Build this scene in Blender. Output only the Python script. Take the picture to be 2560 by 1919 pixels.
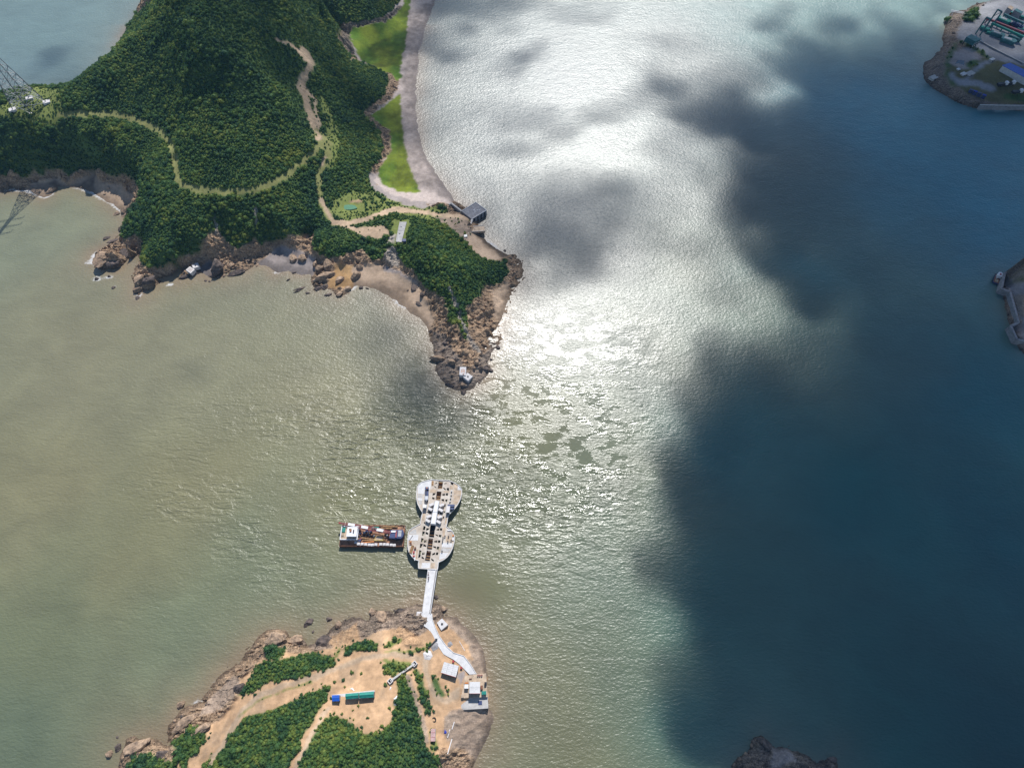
import bpy, bmesh, math, random
import numpy as np
from mathutils import Vector, Matrix, noise as mnoise
from mathutils.geometry import tessellate_polygon
for o in list(bpy.data.objects): bpy.data.objects.remove(o)
scene = bpy.context.scene
C = scene.collection
R = math.radians
# ------------------------------------------------------------------ camera
CAM_H, TILT, FPX, W0, H0 = 300.0, 29.5, 1498.0, 2560.0, 1919.0
cd = bpy.data.cameras.new('camera'); cam = bpy.data.objects.new('camera', cd); C.objects.link(cam)
cd.sensor_fit = 'HORIZONTAL'; cd.sensor_width = 36.0; cd.lens = FPX / W0 * 36.0
cd.clip_start = 1.0; cd.clip_end = 60000.0
cam.location = (0, 0, CAM_H); cam.rotation_euler = (R(TILT), 0, 0)
scene.camera = cam
# ------------------------------------------------------------------ sky and sun
SUN_EL, SUN_AZ = 48.5, 9.0            # azimuth from +Y towards +X
world = bpy.data.worlds.new('World'); scene.world = world; world.use_nodes = True
nt = world.node_tree; nt.nodes.clear()
sky = nt.nodes.new('ShaderNodeTexSky'); sky.sky_type = 'NISHITA'; sky.sun_disc = False
sky.sun_elevation = R(SUN_EL); sky.sun_rotation = R(SUN_AZ); sky.altitude = 0
sky.air_density = 1.0; sky.dust_density = 0.15; sky.ozone_density = 1.5
bg = nt.nodes.new('ShaderNodeBackground'); bg.inputs['Strength'].default_value = 0.105
wo = nt.nodes.new('ShaderNodeOutputWorld')
nt.links.new(sky.outputs[0], bg.inputs[0]); nt.links.new(bg.outputs[0], wo.inputs[0])
sl = bpy.data.lights.new('sun', 'SUN'); sl.energy = 5.0; sl.angle = R(0.53); sl.color = (1.0, 0.975, 0.935)
so = bpy.data.objects.new('sun', sl); C.objects.link(so)
SUN = Vector((math.cos(R(SUN_EL)) * math.sin(R(SUN_AZ)), math.cos(R(SUN_EL)) * math.cos(R(SUN_AZ)), math.sin(R(SUN_EL))))
so.rotation_euler = SUN.to_track_quat('Z', 'Y').to_euler(); so.location = (0, 0, 400)
vs = scene.view_settings; vs.view_transform = 'Standard'; vs.look = 'None'; vs.gamma = 1.0
vs.exposure = 0.08; vs.use_curve_mapping = False
cy = scene.cycles
cy.max_bounces = 5; cy.diffuse_bounces = 2; cy.glossy_bounces = 2; cy.transmission_bounces = 2
cy.volume_bounces = 0; cy.transparent_max_bounces = 24; cy.sample_clamp_indirect = 4.0
cy.use_denoising = True
# ------------------------------------------------------------------ projection helpers
ct, st = math.cos(R(TILT)), math.sin(R(TILT))
FW = np.array([0, st, -ct]); UP = np.array([0, ct, st]); RT = np.array([1.0, 0, 0])
def px2w(px, py, z=0.0):
    px, py, z = np.asarray(px, float), np.asarray(py, float), np.asarray(z, float)
    a = (px - W0 / 2) / FPX; b = (H0 / 2 - py) / FPX
    dx = a; dy = FW[1] + b * UP[1]; dz = FW[2] + b * UP[2]
    t = (z - CAM_H) / dz
    return dx * t, dy * t
def w2px(x, y, z):
    zc = y * FW[1] + (z - CAM_H) * FW[2]
    u = y * UP[1] + (z - CAM_H) * UP[2]
    zc = np.maximum(zc, 1e-3)
    return W0 / 2 + FPX * x / zc, H0 / 2 - FPX * u / zc
def P(px, py, z=0.0):
    x, y = px2w(px, py, z); return (float(x), float(y), float(z))
# ------------------------------------------------------------------ noise
rng = np.random.RandomState(7)
_T = rng.rand(256, 256)
def vnoise(x, y):
    xi = np.floor(x).astype(int); yi = np.floor(y).astype(int)
    fx = x - xi; fy = y - yi
    fx = fx * fx * (3 - 2 * fx); fy = fy * fy * (3 - 2 * fy)
    a = _T[xi & 255, yi & 255]; b = _T[(xi + 1) & 255, yi & 255]
    c = _T[xi & 255, (yi + 1) & 255]; d = _T[(xi + 1) & 255, (yi + 1) & 255]
    return (a * (1 - fx) + b * fx) * (1 - fy) + (c * (1 - fx) + d * fx) * fy
def fbm(x, y, o=4, lac=2.03, g=0.5):
    s = 0; a = 1; n = 0
    for i in range(o):
        s = s + a * vnoise(x + 17.3 * i, y - 9.1 * i); n += a; a *= g; x = x * lac; y = y * lac
    return s / n            # 0..1
def ridged(x, y, o=4):
    s = 0; a = 1; n = 0
    for i in range(o):
        v = 1 - np.abs(2 * vnoise(x + 31.7 * i, y + 5.9 * i) - 1); s = s + a * v * v; n += a; a *= 0.5; x = x * 2.1; y = y * 2.1
    return s / n
def in_poly(x, y, poly):
    r = np.zeros(x.shape, bool); n = len(poly)
    for i in range(n):
        x1, y1 = poly[i]; x2, y2 = poly[(i + 1) % n]
        c = ((y1 > y) != (y2 > y))
        if y1 == y2: continue
        r ^= c & (x < (x2 - x1) * (y - y1) / (y2 - y1) + x1)
    return r
def seg_dist(x, y, pts, closed=False):
    d = np.full(x.shape, 1e9); n = len(pts)
    for i in range(n if closed else n - 1):
        x1, y1 = pts[i]; x2, y2 = pts[(i + 1) % n]
        vx, vy = x2 - x1, y2 - y1; L = vx * vx + vy * vy + 1e-9
        t = np.clip(((x - x1) * vx + (y - y1) * vy) / L, 0, 1)
        d = np.minimum(d, (x - x1 - t * vx) ** 2 + (y - y1 - t * vy) ** 2)
    return np.sqrt(d)
def sstep(a, b, x):
    t = np.clip((x - a) / (b - a), 0, 1); return t * t * (3 - 2 * t)
# ------------------------------------------------------------------ mesh helpers
def tag(o, label=None, cat=None, group=None, kind=None):
    if label: o['label'] = label
    if cat: o['category'] = cat
    if group: o['group'] = group
    if kind: o['kind'] = kind
    return o
def np_mesh(name, verts, quads, attrs=None, smooth=True):
    me = bpy.data.meshes.new(name)
    nv, nf = len(verts), len(quads); k = quads.shape[1]
    me.vertices.add(nv); me.vertices.foreach_set('co', np.ascontiguousarray(verts, np.float32).ravel())
    me.loops.add(nf * k); me.loops.foreach_set('vertex_index', np.ascontiguousarray(quads, np.int32).ravel())
    me.polygons.add(nf); me.polygons.foreach_set('loop_start', np.arange(0, nf * k, k, dtype=np.int32))
    me.polygons.foreach_set('loop_total', np.full(nf, k, np.int32))
    if smooth: me.polygons.foreach_set('use_smooth', np.ones(nf, bool))
    for an, (typ, arr) in (attrs or {}).items():
        a = me.attributes.new(an, typ, 'POINT')
        if typ == 'FLOAT': a.data.foreach_set('value', np.ascontiguousarray(arr, np.float32).ravel())
        elif typ == 'FLOAT_COLOR': a.data.foreach_set('color', np.ascontiguousarray(arr, np.float32).ravel())
    me.update(); me.validate(); return me
def link(name, me, mat=None, parent=None, loc=None, rz=None):
    o = bpy.data.objects.new(name, me); C.objects.link(o)
    if mat is not None and me is not None:
        if not me.materials: me.materials.append(mat)
    if parent is not None: o.parent = parent
    if loc is not None: o.location = loc
    if rz is not None: o.rotation_euler = (0, 0, rz)
    return o
def empty(name, loc, rz=0.0, label=None, cat=None, group=None):
    o = bpy.data.objects.new(name, None); C.objects.link(o); o.location = loc; o.rotation_euler = (0, 0, rz)
    o.empty_display_size = 0.5
    tag(o, label, cat, group); return o
class MB:
    def __init__(s): s.v = []; s.f = []
    def add(s, vs, fs):
        b = len(s.v); s.v += [tuple(map(float, q)) for q in vs]; s.f += [tuple(b + i for i in f) for f in fs]; return s
    def box(s, c, d, rz=0.0, ry=0.0, rx=0.0):
        m = Matrix.Rotation(rz, 3, 'Z') @ Matrix.Rotation(ry, 3, 'Y') @ Matrix.Rotation(rx, 3, 'X'); c = Vector(c)
        q = [c + m @ Vector((sx * d[0] / 2, sy * d[1] / 2, sz * d[2] / 2)) for sz in (-1, 1) for sy in (-1, 1) for sx in (-1, 1)]
        return s.add(q, [(0, 2, 3, 1), (4, 5, 7, 6), (0, 1, 5, 4), (2, 6, 7, 3), (0, 4, 6, 2), (1, 3, 7, 5)])
    def prism(s, poly, z0, z1):
        n = len(poly); z0 = [z0] * n if np.isscalar(z0) else list(z0); z1 = [z1] * n if np.isscalar(z1) else list(z1)
        area = sum(poly[i][0] * poly[(i + 1) % n][1] - poly[(i + 1) % n][0] * poly[i][1] for i in range(n))
        idx = list(range(n))
        if area < 0: idx = idx[::-1]
        vs = [(poly[i][0], poly[i][1], z0[i]) for i in idx] + [(poly[i][0], poly[i][1], z1[i]) for i in idx]
        fs = [tuple(range(n))[::-1], tuple(range(n, 2 * n))]
        fs += [(i, (i + 1) % n, n + (i + 1) % n, n + i) for i in range(n)]
        return s.add(vs, fs)
    def bar(s, a, b, w, h=None):
        a, b = Vector(a), Vector(b); h = h or w; d = (b - a); L = d.length
        if L < 1e-6: return s
        d /= L; u = Vector((0, 0, 1)) if abs(d.z) < 0.95 else Vector((0, 1, 0))
        x = d.cross(u).normalized(); y = x.cross(d)
        q = [p + x * (sx * w / 2) + y * (sy * h / 2) for p in (a, b) for sy in (-1, 1) for sx in (-1, 1)]
        return s.add(q, [(0, 1, 3, 2), (4, 6, 7, 5), (0, 4, 5, 1), (2, 3, 7, 6), (0, 2, 6, 4), (1, 5, 7, 3)])
    def cyl(s, a, b, r0, r1=None, n=12):
        a, b = Vector(a), Vector(b); r1 = r0 if r1 is None else r1; d = (b - a).normalized()
        u = Vector((0, 0, 1)) if abs(d.z) < 0.9 else Vector((0, 1, 0)); x = d.cross(u).normalized(); y = x.cross(d)
        vs = [p + (x * math.cos(2 * math.pi * i / n) + y * math.sin(2 * math.pi * i / n)) * r for p, r in ((a, r0), (b, r1)) for i in range(n)]
        fs = [(i, n + i, n + (i + 1) % n, (i + 1) % n) for i in range(n)] + [tuple(range(n)), tuple(range(2 * n - 1, n - 1, -1))]
        return s.add(vs, fs)
    def build(s, name, mat, parent=None, smooth=False, origin=None):
        me = bpy.data.meshes.new(name)
        v = s.v
        if origin is not None: v = [(a - origin[0], b - origin[1], c - origin[2]) for a, b, c in v]
        me.from_pydata(v, [], s.f); me.update()
        if smooth: me.polygons.foreach_set('use_smooth', [True] * len(me.polygons))
        return link(name, me, mat, parent, loc=origin)
# ------------------------------------------------------------------ materials
MATS = {}
def N(nt, t, **kw):
    n = nt.nodes.new(t)
    for k, v in kw.items(): setattr(n, k, v)
    return n
def mat(name, col, rough=0.8, var=0.18, scale=1.2, col2=None, bump=0.15, metallic=0.0, spec=0.4, rand=0.0):
    if name in MATS: return MATS[name]
    m = bpy.data.materials.new(name); m.use_nodes = True; t = m.node_tree; b = t.nodes['Principled BSDF']
    b.inputs['Roughness'].default_value = rough; b.inputs['Metallic'].default_value = metallic
    b.inputs['Specular IOR Level'].default_value = spec
    g = N(t, 'ShaderNodeNewGeometry')
    n1 = N(t, 'ShaderNodeTexNoise'); n1.inputs['Scale'].default_value = scale; n1.inputs['Detail'].default_value = 6; n1.inputs['Roughness'].default_value = 0.65
    t.links.new(g.outputs['Position'], n1.inputs['Vector'])
    rp = N(t, 'ShaderNodeValToRGB'); rp.color_ramp.elements[0].position = 0.32; rp.color_ramp.elements[1].position = 0.68
    c2 = col2 if col2 else tuple(c * (1 - 2 * var) for c in col)
    hi = tuple(min(1, c * (1 + var * 0.6)) for c in col)
    rp.color_ramp.elements[0].color = (*c2, 1); rp.color_ramp.elements[1].color = (*hi, 1)
    t.links.new(n1.outputs['Fac'], rp.inputs['Fac'])
    out = rp.outputs['Color']
    if rand > 0:
        oi = N(t, 'ShaderNodeObjectInfo'); mx = N(t, 'ShaderNodeHueSaturation')
        mr = N(t, 'ShaderNodeMapRange'); mr.inputs['To Min'].default_value = 1 - rand; mr.inputs['To Max'].default_value = 1 + rand
        t.links.new(oi.outputs['Random'], mr.inputs['Value']); t.links.new(mr.outputs[0], mx.inputs['Value'])
        t.links.new(out, mx.inputs['Color']); out = mx.outputs['Color']
    t.links.new(out, b.inputs['Base Color'])
    if bump > 0:
        n2 = N(t, 'ShaderNodeTexNoise'); n2.inputs['Scale'].default_value = scale * 4; n2.inputs['Detail'].default_value = 4
        t.links.new(g.outputs['Position'], n2.inputs['Vector'])
        bp = N(t, 'ShaderNodeBump'); bp.inputs['Strength'].default_value = bump; bp.inputs['Distance'].default_value = 0.1
        t.links.new(n2.outputs['Fac'], bp.inputs['Height']); t.links.new(bp.outputs[0], b.inputs['Normal'])
    MATS[name] = m; return m
M_conc = mat('concrete', (0.50, 0.48, 0.46), 0.85, 0.14, 0.5)
M_concw = mat('pale_concrete', (0.66, 0.65, 0.65), 0.8, 0.10, 0.5)
M_conct = mat('tan_concrete', (0.56, 0.43, 0.31), 0.85, 0.22, 0.5)
M_concg = mat('grey_concrete', (0.30, 0.29, 0.30), 0.85, 0.18, 0.6)
M_white = mat('white_paint', (0.78, 0.78, 0.80), 0.5, 0.05, 0.8, bump=0.03)
M_module = mat('precast_white', (0.66, 0.63, 0.62), 0.7, 0.10, 0.8)
M_dark = mat('dark_metal', (0.03, 0.032, 0.04), 0.5, 0.2, 1.0)
M_rust = mat('rust_steel', (0.30, 0.13, 0.07), 0.75, 0.35, 0.8)
M_deckr = mat('barge_deck', (0.38, 0.20, 0.12), 0.8, 0.35, 0.5)
M_wood = mat('timber', (0.36, 0.21, 0.10), 0.8, 0.30, 1.2)
M_orange = mat('orange_steel', (0.55, 0.20, 0.05), 0.6, 0.2, 1.0)
M_red = mat('red_paint', (0.40, 0.045, 0.05), 0.5, 0.2, 1.0)
M_boom = mat('boom_red', (0.30, 0.07, 0.085), 0.55, 0.2, 1.0)
M_blue = mat('blue_paint', (0.012, 0.10, 0.50), 0.45, 0.15, 1.0)
M_navy = mat('navy_paint', (0.05, 0.07, 0.17), 0.45, 0.2, 1.0)
M_green = mat('green_paint', (0.02, 0.25, 0.20), 0.5, 0.15, 1.0)
M_teal = mat('teal_paint', (0.045, 0.17, 0.185), 0.55, 0.25, 0.4)
M_glass = mat('window_glass', (0.02, 0.03, 0.04), 0.12, 0.1, 1.0, bump=0)
M_galv = mat('galvanised_steel', (0.42, 0.43, 0.44), 0.45, 0.15, 1.0, metallic=0.3)
M_yellow = mat('yellow_frame', (0.55, 0.40, 0.14), 0.6, 0.25, 1.0)
M_tarp = mat('blue_tarp', (0.02, 0.05, 0.40), 0.6, 0.2, 1.5)
M_tyre = mat('rubber', (0.02, 0.02, 0.02), 0.8, 0.2, 2.0)
M_shirt = mat('orange_vest', (0.75, 0.18, 0.03), 0.8, 0.1, 3)
M_trouser = mat('dark_trousers', (0.03, 0.035, 0.06), 0.8, 0.1, 3)
M_skin = mat('skin', (0.45, 0.27, 0.18), 0.7, 0.05, 3)
def terrain_mat(name):
    m = bpy.data.materials.new(name); m.use_nodes = True; t = m.node_tree; b = t.nodes['Principled BSDF']
    b.inputs['Roughness'].default_value = 0.9; b.inputs['Specular IOR Level'].default_value = 0.2
    g = N(t, 'ShaderNodeNewGeometry'); ac = N(t, 'ShaderNodeAttribute', attribute_name='Col'); ar = N(t, 'ShaderNodeAttribute', attribute_name='rock')
    mp = N(t, 'ShaderNodeMapping'); mp.inputs['Rotation'].default_value = (0.3, 0.5, R(35)); mp.inputs['Scale'].default_value = (0.16, 0.9, 0.5)
    t.links.new(g.outputs['Position'], mp.inputs['Vector'])
    ns = N(t, 'ShaderNodeTexNoise'); ns.inputs['Scale'].default_value = 1.0; ns.inputs['Detail'].default_value = 8; ns.inputs['Roughness'].default_value = 0.72
    t.links.new(mp.outputs[0], ns.inputs['Vector'])
    nf = N(t, 'ShaderNodeTexNoise'); nf.inputs['Scale'].default_value = 0.55; nf.inputs['Detail'].default_value = 9; nf.inputs['Roughness'].default_value = 0.7
    t.links.new(g.outputs['Position'], nf.inputs['Vector'])
    mrs = N(t, 'ShaderNodeMapRange'); mrs.inputs['From Min'].default_value = 0.34; mrs.inputs['From Max'].default_value = 0.68; mrs.inputs['To Min'].default_value = 0.42; mrs.inputs['To Max'].default_value = 1.35
    t.links.new(ns.outputs['Fac'], mrs.inputs['Value'])
    mrf = N(t, 'ShaderNodeMapRange'); mrf.inputs['From Min'].default_value = 0.3; mrf.inputs['From Max'].default_value = 0.7; mrf.inputs['To Min'].default_value = 0.76; mrf.inputs['To Max'].default_value = 1.2
    t.links.new(nf.outputs['Fac'], mrf.inputs['Value'])
    rs = N(t, 'ShaderNodeMapRange'); rs.inputs['From Min'].default_value = 0.65; rs.inputs['From Max'].default_value = 0.95
    t.links.new(ar.outputs['Fac'], rs.inputs['Value'])
    sp = N(t, 'ShaderNodeTexNoise'); sp.inputs['Scale'].default_value = 1.5; sp.inputs['Detail'].default_value = 5; sp.inputs['Roughness'].default_value = 0.75
    t.links.new(g.outputs['Position'], sp.inputs['Vector'])
    spr = N(t, 'ShaderNodeMapRange'); spr.inputs['From Min'].default_value = 0.36; spr.inputs['From Max'].default_value = 0.64; spr.inputs['To Min'].default_value = 0.35; spr.inputs['To Max'].default_value = 1.55
    t.links.new(sp.outputs['Fac'], spr.inputs['Value'])
    m0 = N(t, 'ShaderNodeMix', data_type='FLOAT'); t.links.new(ar.outputs['Fac'], m0.inputs[0]); m0.inputs[2].default_value = 1.0; t.links.new(spr.outputs[0], m0.inputs[3])
    lg = N(t, 'ShaderNodeTexNoise'); lg.inputs['Scale'].default_value = 0.07; lg.inputs['Detail'].default_value = 4; t.links.new(g.outputs['Position'], lg.inputs['Vector'])
    lgr = N(t, 'ShaderNodeMapRange'); lgr.inputs['From Min'].default_value = 0.3; lgr.inputs['From Max'].default_value = 0.7; lgr.inputs['To Min'].default_value = 0.78; lgr.inputs['To Max'].default_value = 1.2
    t.links.new(lg.outputs['Fac'], lgr.inputs['Value'])
    mA = N(t, 'ShaderNodeMath', operation='MULTIPLY'); t.links.new(mrf.outputs[0], mA.inputs[0]); t.links.new(lgr.outputs[0], mA.inputs[1])
    mx = N(t, 'ShaderNodeMix', data_type='FLOAT')
    t.links.new(rs.outputs[0], mx.inputs[0]); t.links.new(mA.outputs[0], mx.inputs[2]); t.links.new(mrs.outputs[0], mx.inputs[3])
    mB = N(t, 'ShaderNodeMath', operation='MULTIPLY'); t.links.new(mx.outputs[0], mB.inputs[0]); t.links.new(m0.outputs[0], mB.inputs[1])
    vm = N(t, 'ShaderNodeVectorMath', operation='SCALE')
    t.links.new(ac.outputs['Color'], vm.inputs[0]); t.links.new(mB.outputs[0], vm.inputs['Scale'])
    t.links.new(vm.outputs[0], b.inputs['Base Color'])
    bp = N(t, 'ShaderNodeBump'); bp.inputs['Distance'].default_value = 1.6
    ml = N(t, 'ShaderNodeMath', operation='MULTIPLY_ADD'); ml.inputs[1].default_value = 0.75; ml.inputs[2].default_value = 0.12
    t.links.new(ar.outputs['Fac'], ml.inputs[0]); t.links.new(ml.outputs[0], bp.inputs['Strength'])
    ad = N(t, 'ShaderNodeMath', operation='ADD'); t.links.new(ns.outputs['Fac'], ad.inputs[0]); t.links.new(nf.outputs['Fac'], ad.inputs[1])
    t.links.new(ad.outputs[0], bp.inputs['Height']); t.links.new(bp.outputs[0], b.inputs['Normal'])
    return m
M_terrain = terrain_mat('terrain')
def foliage_mat():
    m = bpy.data.materials.new('foliage'); m.use_nodes = True; t = m.node_tree; b = t.nodes['Principled BSDF']
    b.inputs['Roughness'].default_value = 0.65; b.inputs['Specular IOR Level'].default_value = 0.25
    g = N(t, 'ShaderNodeNewGeometry'); oi = N(t, 'ShaderNodeObjectInfo')
    ia = N(t, 'ShaderNodeAttribute', attribute_name='tint', attribute_type='INSTANCER')
    n1 = N(t, 'ShaderNodeTexNoise'); n1.inputs['Scale'].default_value = 0.035; n1.inputs['Detail'].default_value = 4
    t.links.new(g.outputs['Position'], n1.inputs['Vector'])
    n2 = N(t, 'ShaderNodeTexNoise'); n2.inputs['Scale'].default_value = 1.4; n2.inputs['Detail'].default_value = 3
    t.links.new(g.outputs['Position'], n2.inputs['Vector'])
    a1 = N(t, 'ShaderNodeMath', operation='MULTIPLY_ADD'); a1.inputs[1].default_value = 1.25; t.links.new(n1.outputs['Fac'], a1.inputs[0])
    a2 = N(t, 'ShaderNodeMath', operation='MULTIPLY_ADD'); a2.inputs[1].default_value = 0.45
    t.links.new(n2.outputs['Fac'], a2.inputs[0]); a2.inputs[2].default_value = -0.68
    t.links.new(a2.outputs[0], a1.inputs[2])
    a3 = N(t, 'ShaderNodeMath', operation='MULTIPLY_ADD'); a3.inputs[1].default_value = 0.62
    t.links.new(oi.outputs['Random'], a3.inputs[0]); t.links.new(a1.outputs[0], a3.inputs[2])
    n3 = N(t, 'ShaderNodeTexNoise'); n3.inputs['Scale'].default_value = 0.16; n3.inputs['Detail'].default_value = 2; t.links.new(g.outputs['Position'], n3.inputs['Vector'])
    a4 = N(t, 'ShaderNodeMath', operation='MULTIPLY_ADD'); a4.inputs[1].default_value = 0.8; t.links.new(n3.outputs['Fac'], a4.inputs[0]); a4.inputs[2].default_value = -0.4
    a5 = N(t, 'ShaderNodeMath', operation='ADD'); t.links.new(a4.outputs[0], a5.inputs[0]); t.links.new(a3.outputs[0], a5.inputs[1]); a3 = a5
    rp = N(t, 'ShaderNodeValToRGB'); e = rp.color_ramp.elements
    e[0].position = 0.08; e[0].color = (0.038, 0.098, 0.048, 1); e[1].position = 0.95; e[1].color = (0.25, 0.29, 0.065, 1)
    q = e.new(0.40); q.color = (0.072, 0.155, 0.046, 1); q = e.new(0.68); q.color = (0.14, 0.22, 0.05, 1)
    t.links.new(a3.outputs[0], rp.inputs['Fac']); t.links.new(rp.outputs['Color'], b.inputs['Base Color'])
    tr = N(t, 'ShaderNodeBsdfTranslucent'); hv = N(t, 'ShaderNodeHueSaturation'); hv.inputs['Value'].default_value = 1.5; hv.inputs['Hue'].default_value = 0.485
    t.links.new(rp.outputs['Color'], hv.inputs['Color']); t.links.new(hv.outputs[0], tr.inputs['Color'])
    ms = N(t, 'ShaderNodeMixShader'); ms.inputs[0].default_value = 0.34; t.links.new(b.outputs[0], ms.inputs[1]); t.links.new(tr.outputs[0], ms.inputs[2]); t.links.new(ms.outputs[0], t.nodes['Material Output'].inputs['Surface'])
    return m
M_leaf = foliage_mat()
M_bark = mat('bark', (0.11, 0.08, 0.055), 0.9, 0.2, 3)
def rock_mat(name, c1, c2):
    return mat(name, c1, 0.9, 0.2, 0.55, col2=c2, bump=0.8, rand=0.18)
M_rock = rock_mat('shore_rock', (0.43, 0.30, 0.20), (0.12, 0.085, 0.062))
M_rockd = rock_mat('wet_rock', (0.16, 0.12, 0.10), (0.03, 0.027, 0.027))
# ================================================================== terrain
class Land:
    pass
LANDS = []
COL = dict(forest=(0.075, 0.125, 0.038), rock=(0.44, 0.305, 0.20), rockg=(0.28, 0.22, 0.175), dirt=(0.54, 0.345, 0.20), sand=(0.44, 0.32, 0.225), sando=(0.52, 0.32, 0.15),
           greysand=(0.34, 0.29, 0.27), mud=(0.50, 0.415, 0.37), marsh=(0.125, 0.185, 0.012), grass=(0.17, 0.20, 0.055), track=(0.23, 0.23, 0.085),
           gravel=(0.38, 0.285, 0.215), yard=(0.27, 0.27, 0.285), dry=(0.14, 0.13, 0.06), wet=(0.17, 0.125, 0.09), road=(0.53, 0.385, 0.26), scar=(0.46, 0.40, 0.34))
def make_land(name, coast_px, coast_w, ctrl, ctrl_w, step, base, zones, rock_amp=1.4, pad=8.0, max_slope_in=0.5):
    cx, cyy = px2w([p[0] for p in coast_px], [p[1] for p in coast_px], 0.0)
    coast = list(zip(cx, cyy)) + list(coast_w)
    ca = np.array(coast)
    x0, y0 = ca.min(0) - pad; x1, y1 = ca.max(0) + pad
    xs = np.arange(x0, x1, step); ys = np.arange(y0, y1, step)
    X, Y = np.meshgrid(xs, ys)
    wob = 1.6
    Xw = X + wob * (fbm(X / 5, Y / 5, 3) - 0.5) * 2; Yw = Y + wob * (fbm(X / 5 + 40, Y / 5 + 7, 3) - 0.5) * 2
    ins = in_poly(Xw, Yw, coast); d = seg_dist(Xw, Yw, coast, True); sd = np.where(ins, d, -d)
    # densified coast as zero-height control points
    pts = []
    n = len(coast)
    for i in range(n):
        a, b = np.array(coast[i]), np.array(coast[(i + 1) % n]); L = np.linalg.norm(b - a); k = max(1, int(L / 14))
        for j in range(k):
            q = a + (b - a) * j / k; pts.append((q[0], q[1], 0.0))
    for (px, py, z) in ctrl:
        x, y = px2w(px, py, z); pts.append((float(x), float(y), z))
    pts += list(ctrl_w)
    pts = np.array(pts)
    A = np.sqrt(((pts[:, None, :2] - pts[None, :, :2]) ** 2).sum(-1)) ; A = -A
    n = len(pts); S = np.zeros((n + 1, n + 1)); S[:n, :n] = A + np.eye(n) * -0.6; S[:n, n] = 1; S[n, :n] = 1
    w = np.linalg.solve(S, np.append(pts[:, 2], 0.0))
    Z = np.full(X.shape, w[n]); 
    for i in range(n): Z -= w[i] * np.sqrt((X - pts[i, 0]) ** 2 + (Y - pts[i, 1]) ** 2)
    Z = np.where(ins, np.maximum(Z, np.minimum(sd * 0.12, 0.6)), np.minimum(-0.05, sd * 0.25))
    Z = np.where(ins, Z, np.maximum(Z, -3.0))
    # zones, in picture coordinates of each terrain point
    def paint():
        PX, PY = w2px(X, Y, Z)
        sc = step * 3.0
        PX = PX + (fbm(X / 4, Y / 4, 4) - 0.5) * 14; PY = PY + (fbm(X / 4 + 90, Y / 4 + 31, 4) - 0.5) * 11
        col = np.empty(X.shape + (3,)); col[:] = COL[base]; rock = np.full(X.shape, 1.0 if base.startswith('rock') else 0.0); veg = np.zeros(X.shape)
        for z in zones:
            kind, geo = z[0], z[1]; rk = z[2] if len(z) > 2 else 0.0; vg = z[3] if len(z) > 3 else 0.0
            if isinstance(geo, tuple):       # (polyline, half width px)
                m = seg_dist(PX, PY, geo[0]) < geo[1]
            else: m = in_poly(PX, PY, geo)
            if kind in ('sand', 'greysand', 'sando') and name.startswith('head') and not isinstance(geo, tuple): m &= Z < 3.9
            col[m] = COL[kind]; rock[m] = rk; veg[m] = vg
        return col, rock, veg, PX, PY
    col, rock, veg, PX, PY = paint()
    dm = np.all(col == COL['dirt'], axis=-1) | np.all(col == COL['road'], axis=-1) | np.all(col == COL['gravel'], axis=-1)
    d1 = fbm(X / 6 + 2, Y / 6, 5, g=.6)[..., None]; d2 = fbm(X / 1.6 + 12, Y / 1.6, 3, g=.65)[..., None]; d3 = sstep(.56, .68, fbm(X / 9 + 40, Y / 9 + 6, 4))[..., None]
    dc = col * (.66 + .5 * d1) * (.72 + .56 * d2); dc = dc * (1 - .35 * d3) + np.array((.20, .165, .125)) * .35 * d3
    if name.startswith('near'):
        rut = np.minimum(np.abs(seg_dist(PX, PY, NR) - 2.6), 9)[..., None]; dc = dc * (1 - .30 * np.exp(-(rut / 1.3) ** 2) * (.4 + d2))
        vb = veg.copy()
        for _ in range(9): vb[1:-1, 1:-1] = (vb[1:-1, 1:-1] + vb[:-2, 1:-1] + vb[2:, 1:-1] + vb[1:-1, :-2] + vb[1:-1, 2:]) / 5
        veg = np.where((veg < .1) & (vb > .02) & (seg_dist(PX, PY, NR) > 9), np.maximum(veg, .13 * sstep(.42, .58, d1[..., 0]) + .02), veg)
    col[dm] = dc[dm]
    mm = np.all(col == COL['marsh'], axis=-1)
    if mm.any():
        q1 = fbm(X / 15, Y / 22, 4)[..., None]; q2 = fbm(X / 4 + 9, Y / 4, 3)[..., None]
        mc = (np.array((.085, .165, .018)) * (1 - sstep(.3, .68, q1)) + np.array((.20, .245, .026)) * sstep(.3, .68, q1)) * (.72 + .56 * q2); col[mm] = mc[mm]
    # relief on rock
    am = rock.copy()
    for _ in range(2): am[1:-1, 1:-1] = (am[1:-1, 1:-1] + am[:-2, 1:-1] + am[2:, 1:-1] + am[1:-1, :-2] + am[1:-1, 2:]) / 5
    u = X * 0.8 + Y * 0.6; v = -X * 0.6 + Y * 0.8
    rel = (ridged(u / 14, v / 5, 4) - 0.42) * 2.4 + (ridged(X / 3.4 + 50, Y / 2.0, 3) - 0.4) * 1.5
    Z = Z + am * rock_amp * rel * np.clip(sd / 3.0, -0.3, 1.0)
    Z = Z + am * sstep(2.0, 6.0, Z) * (ridged(X / 8 + 5, Y / 40, 3) - .45) * 5.0 * np.clip(sd / 4, 0, 1)
    Z = Z + (1 - am) * (fbm(X / 9, Y / 9, 4) - 0.5) * 0.8 * np.clip(sd / 6.0, 0, 1) * np.clip(Z / 3.0, 0.1, 1)
    Z = Z + (1 - am) * ((fbm(X / 34 + 8, Y / 34, 3) - .5) * 12 - np.abs(fbm(X / 46 + 3, Y / 46 + 70, 3) - .5) * 16 + 2.2) * sstep(38, 52, Z)
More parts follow.
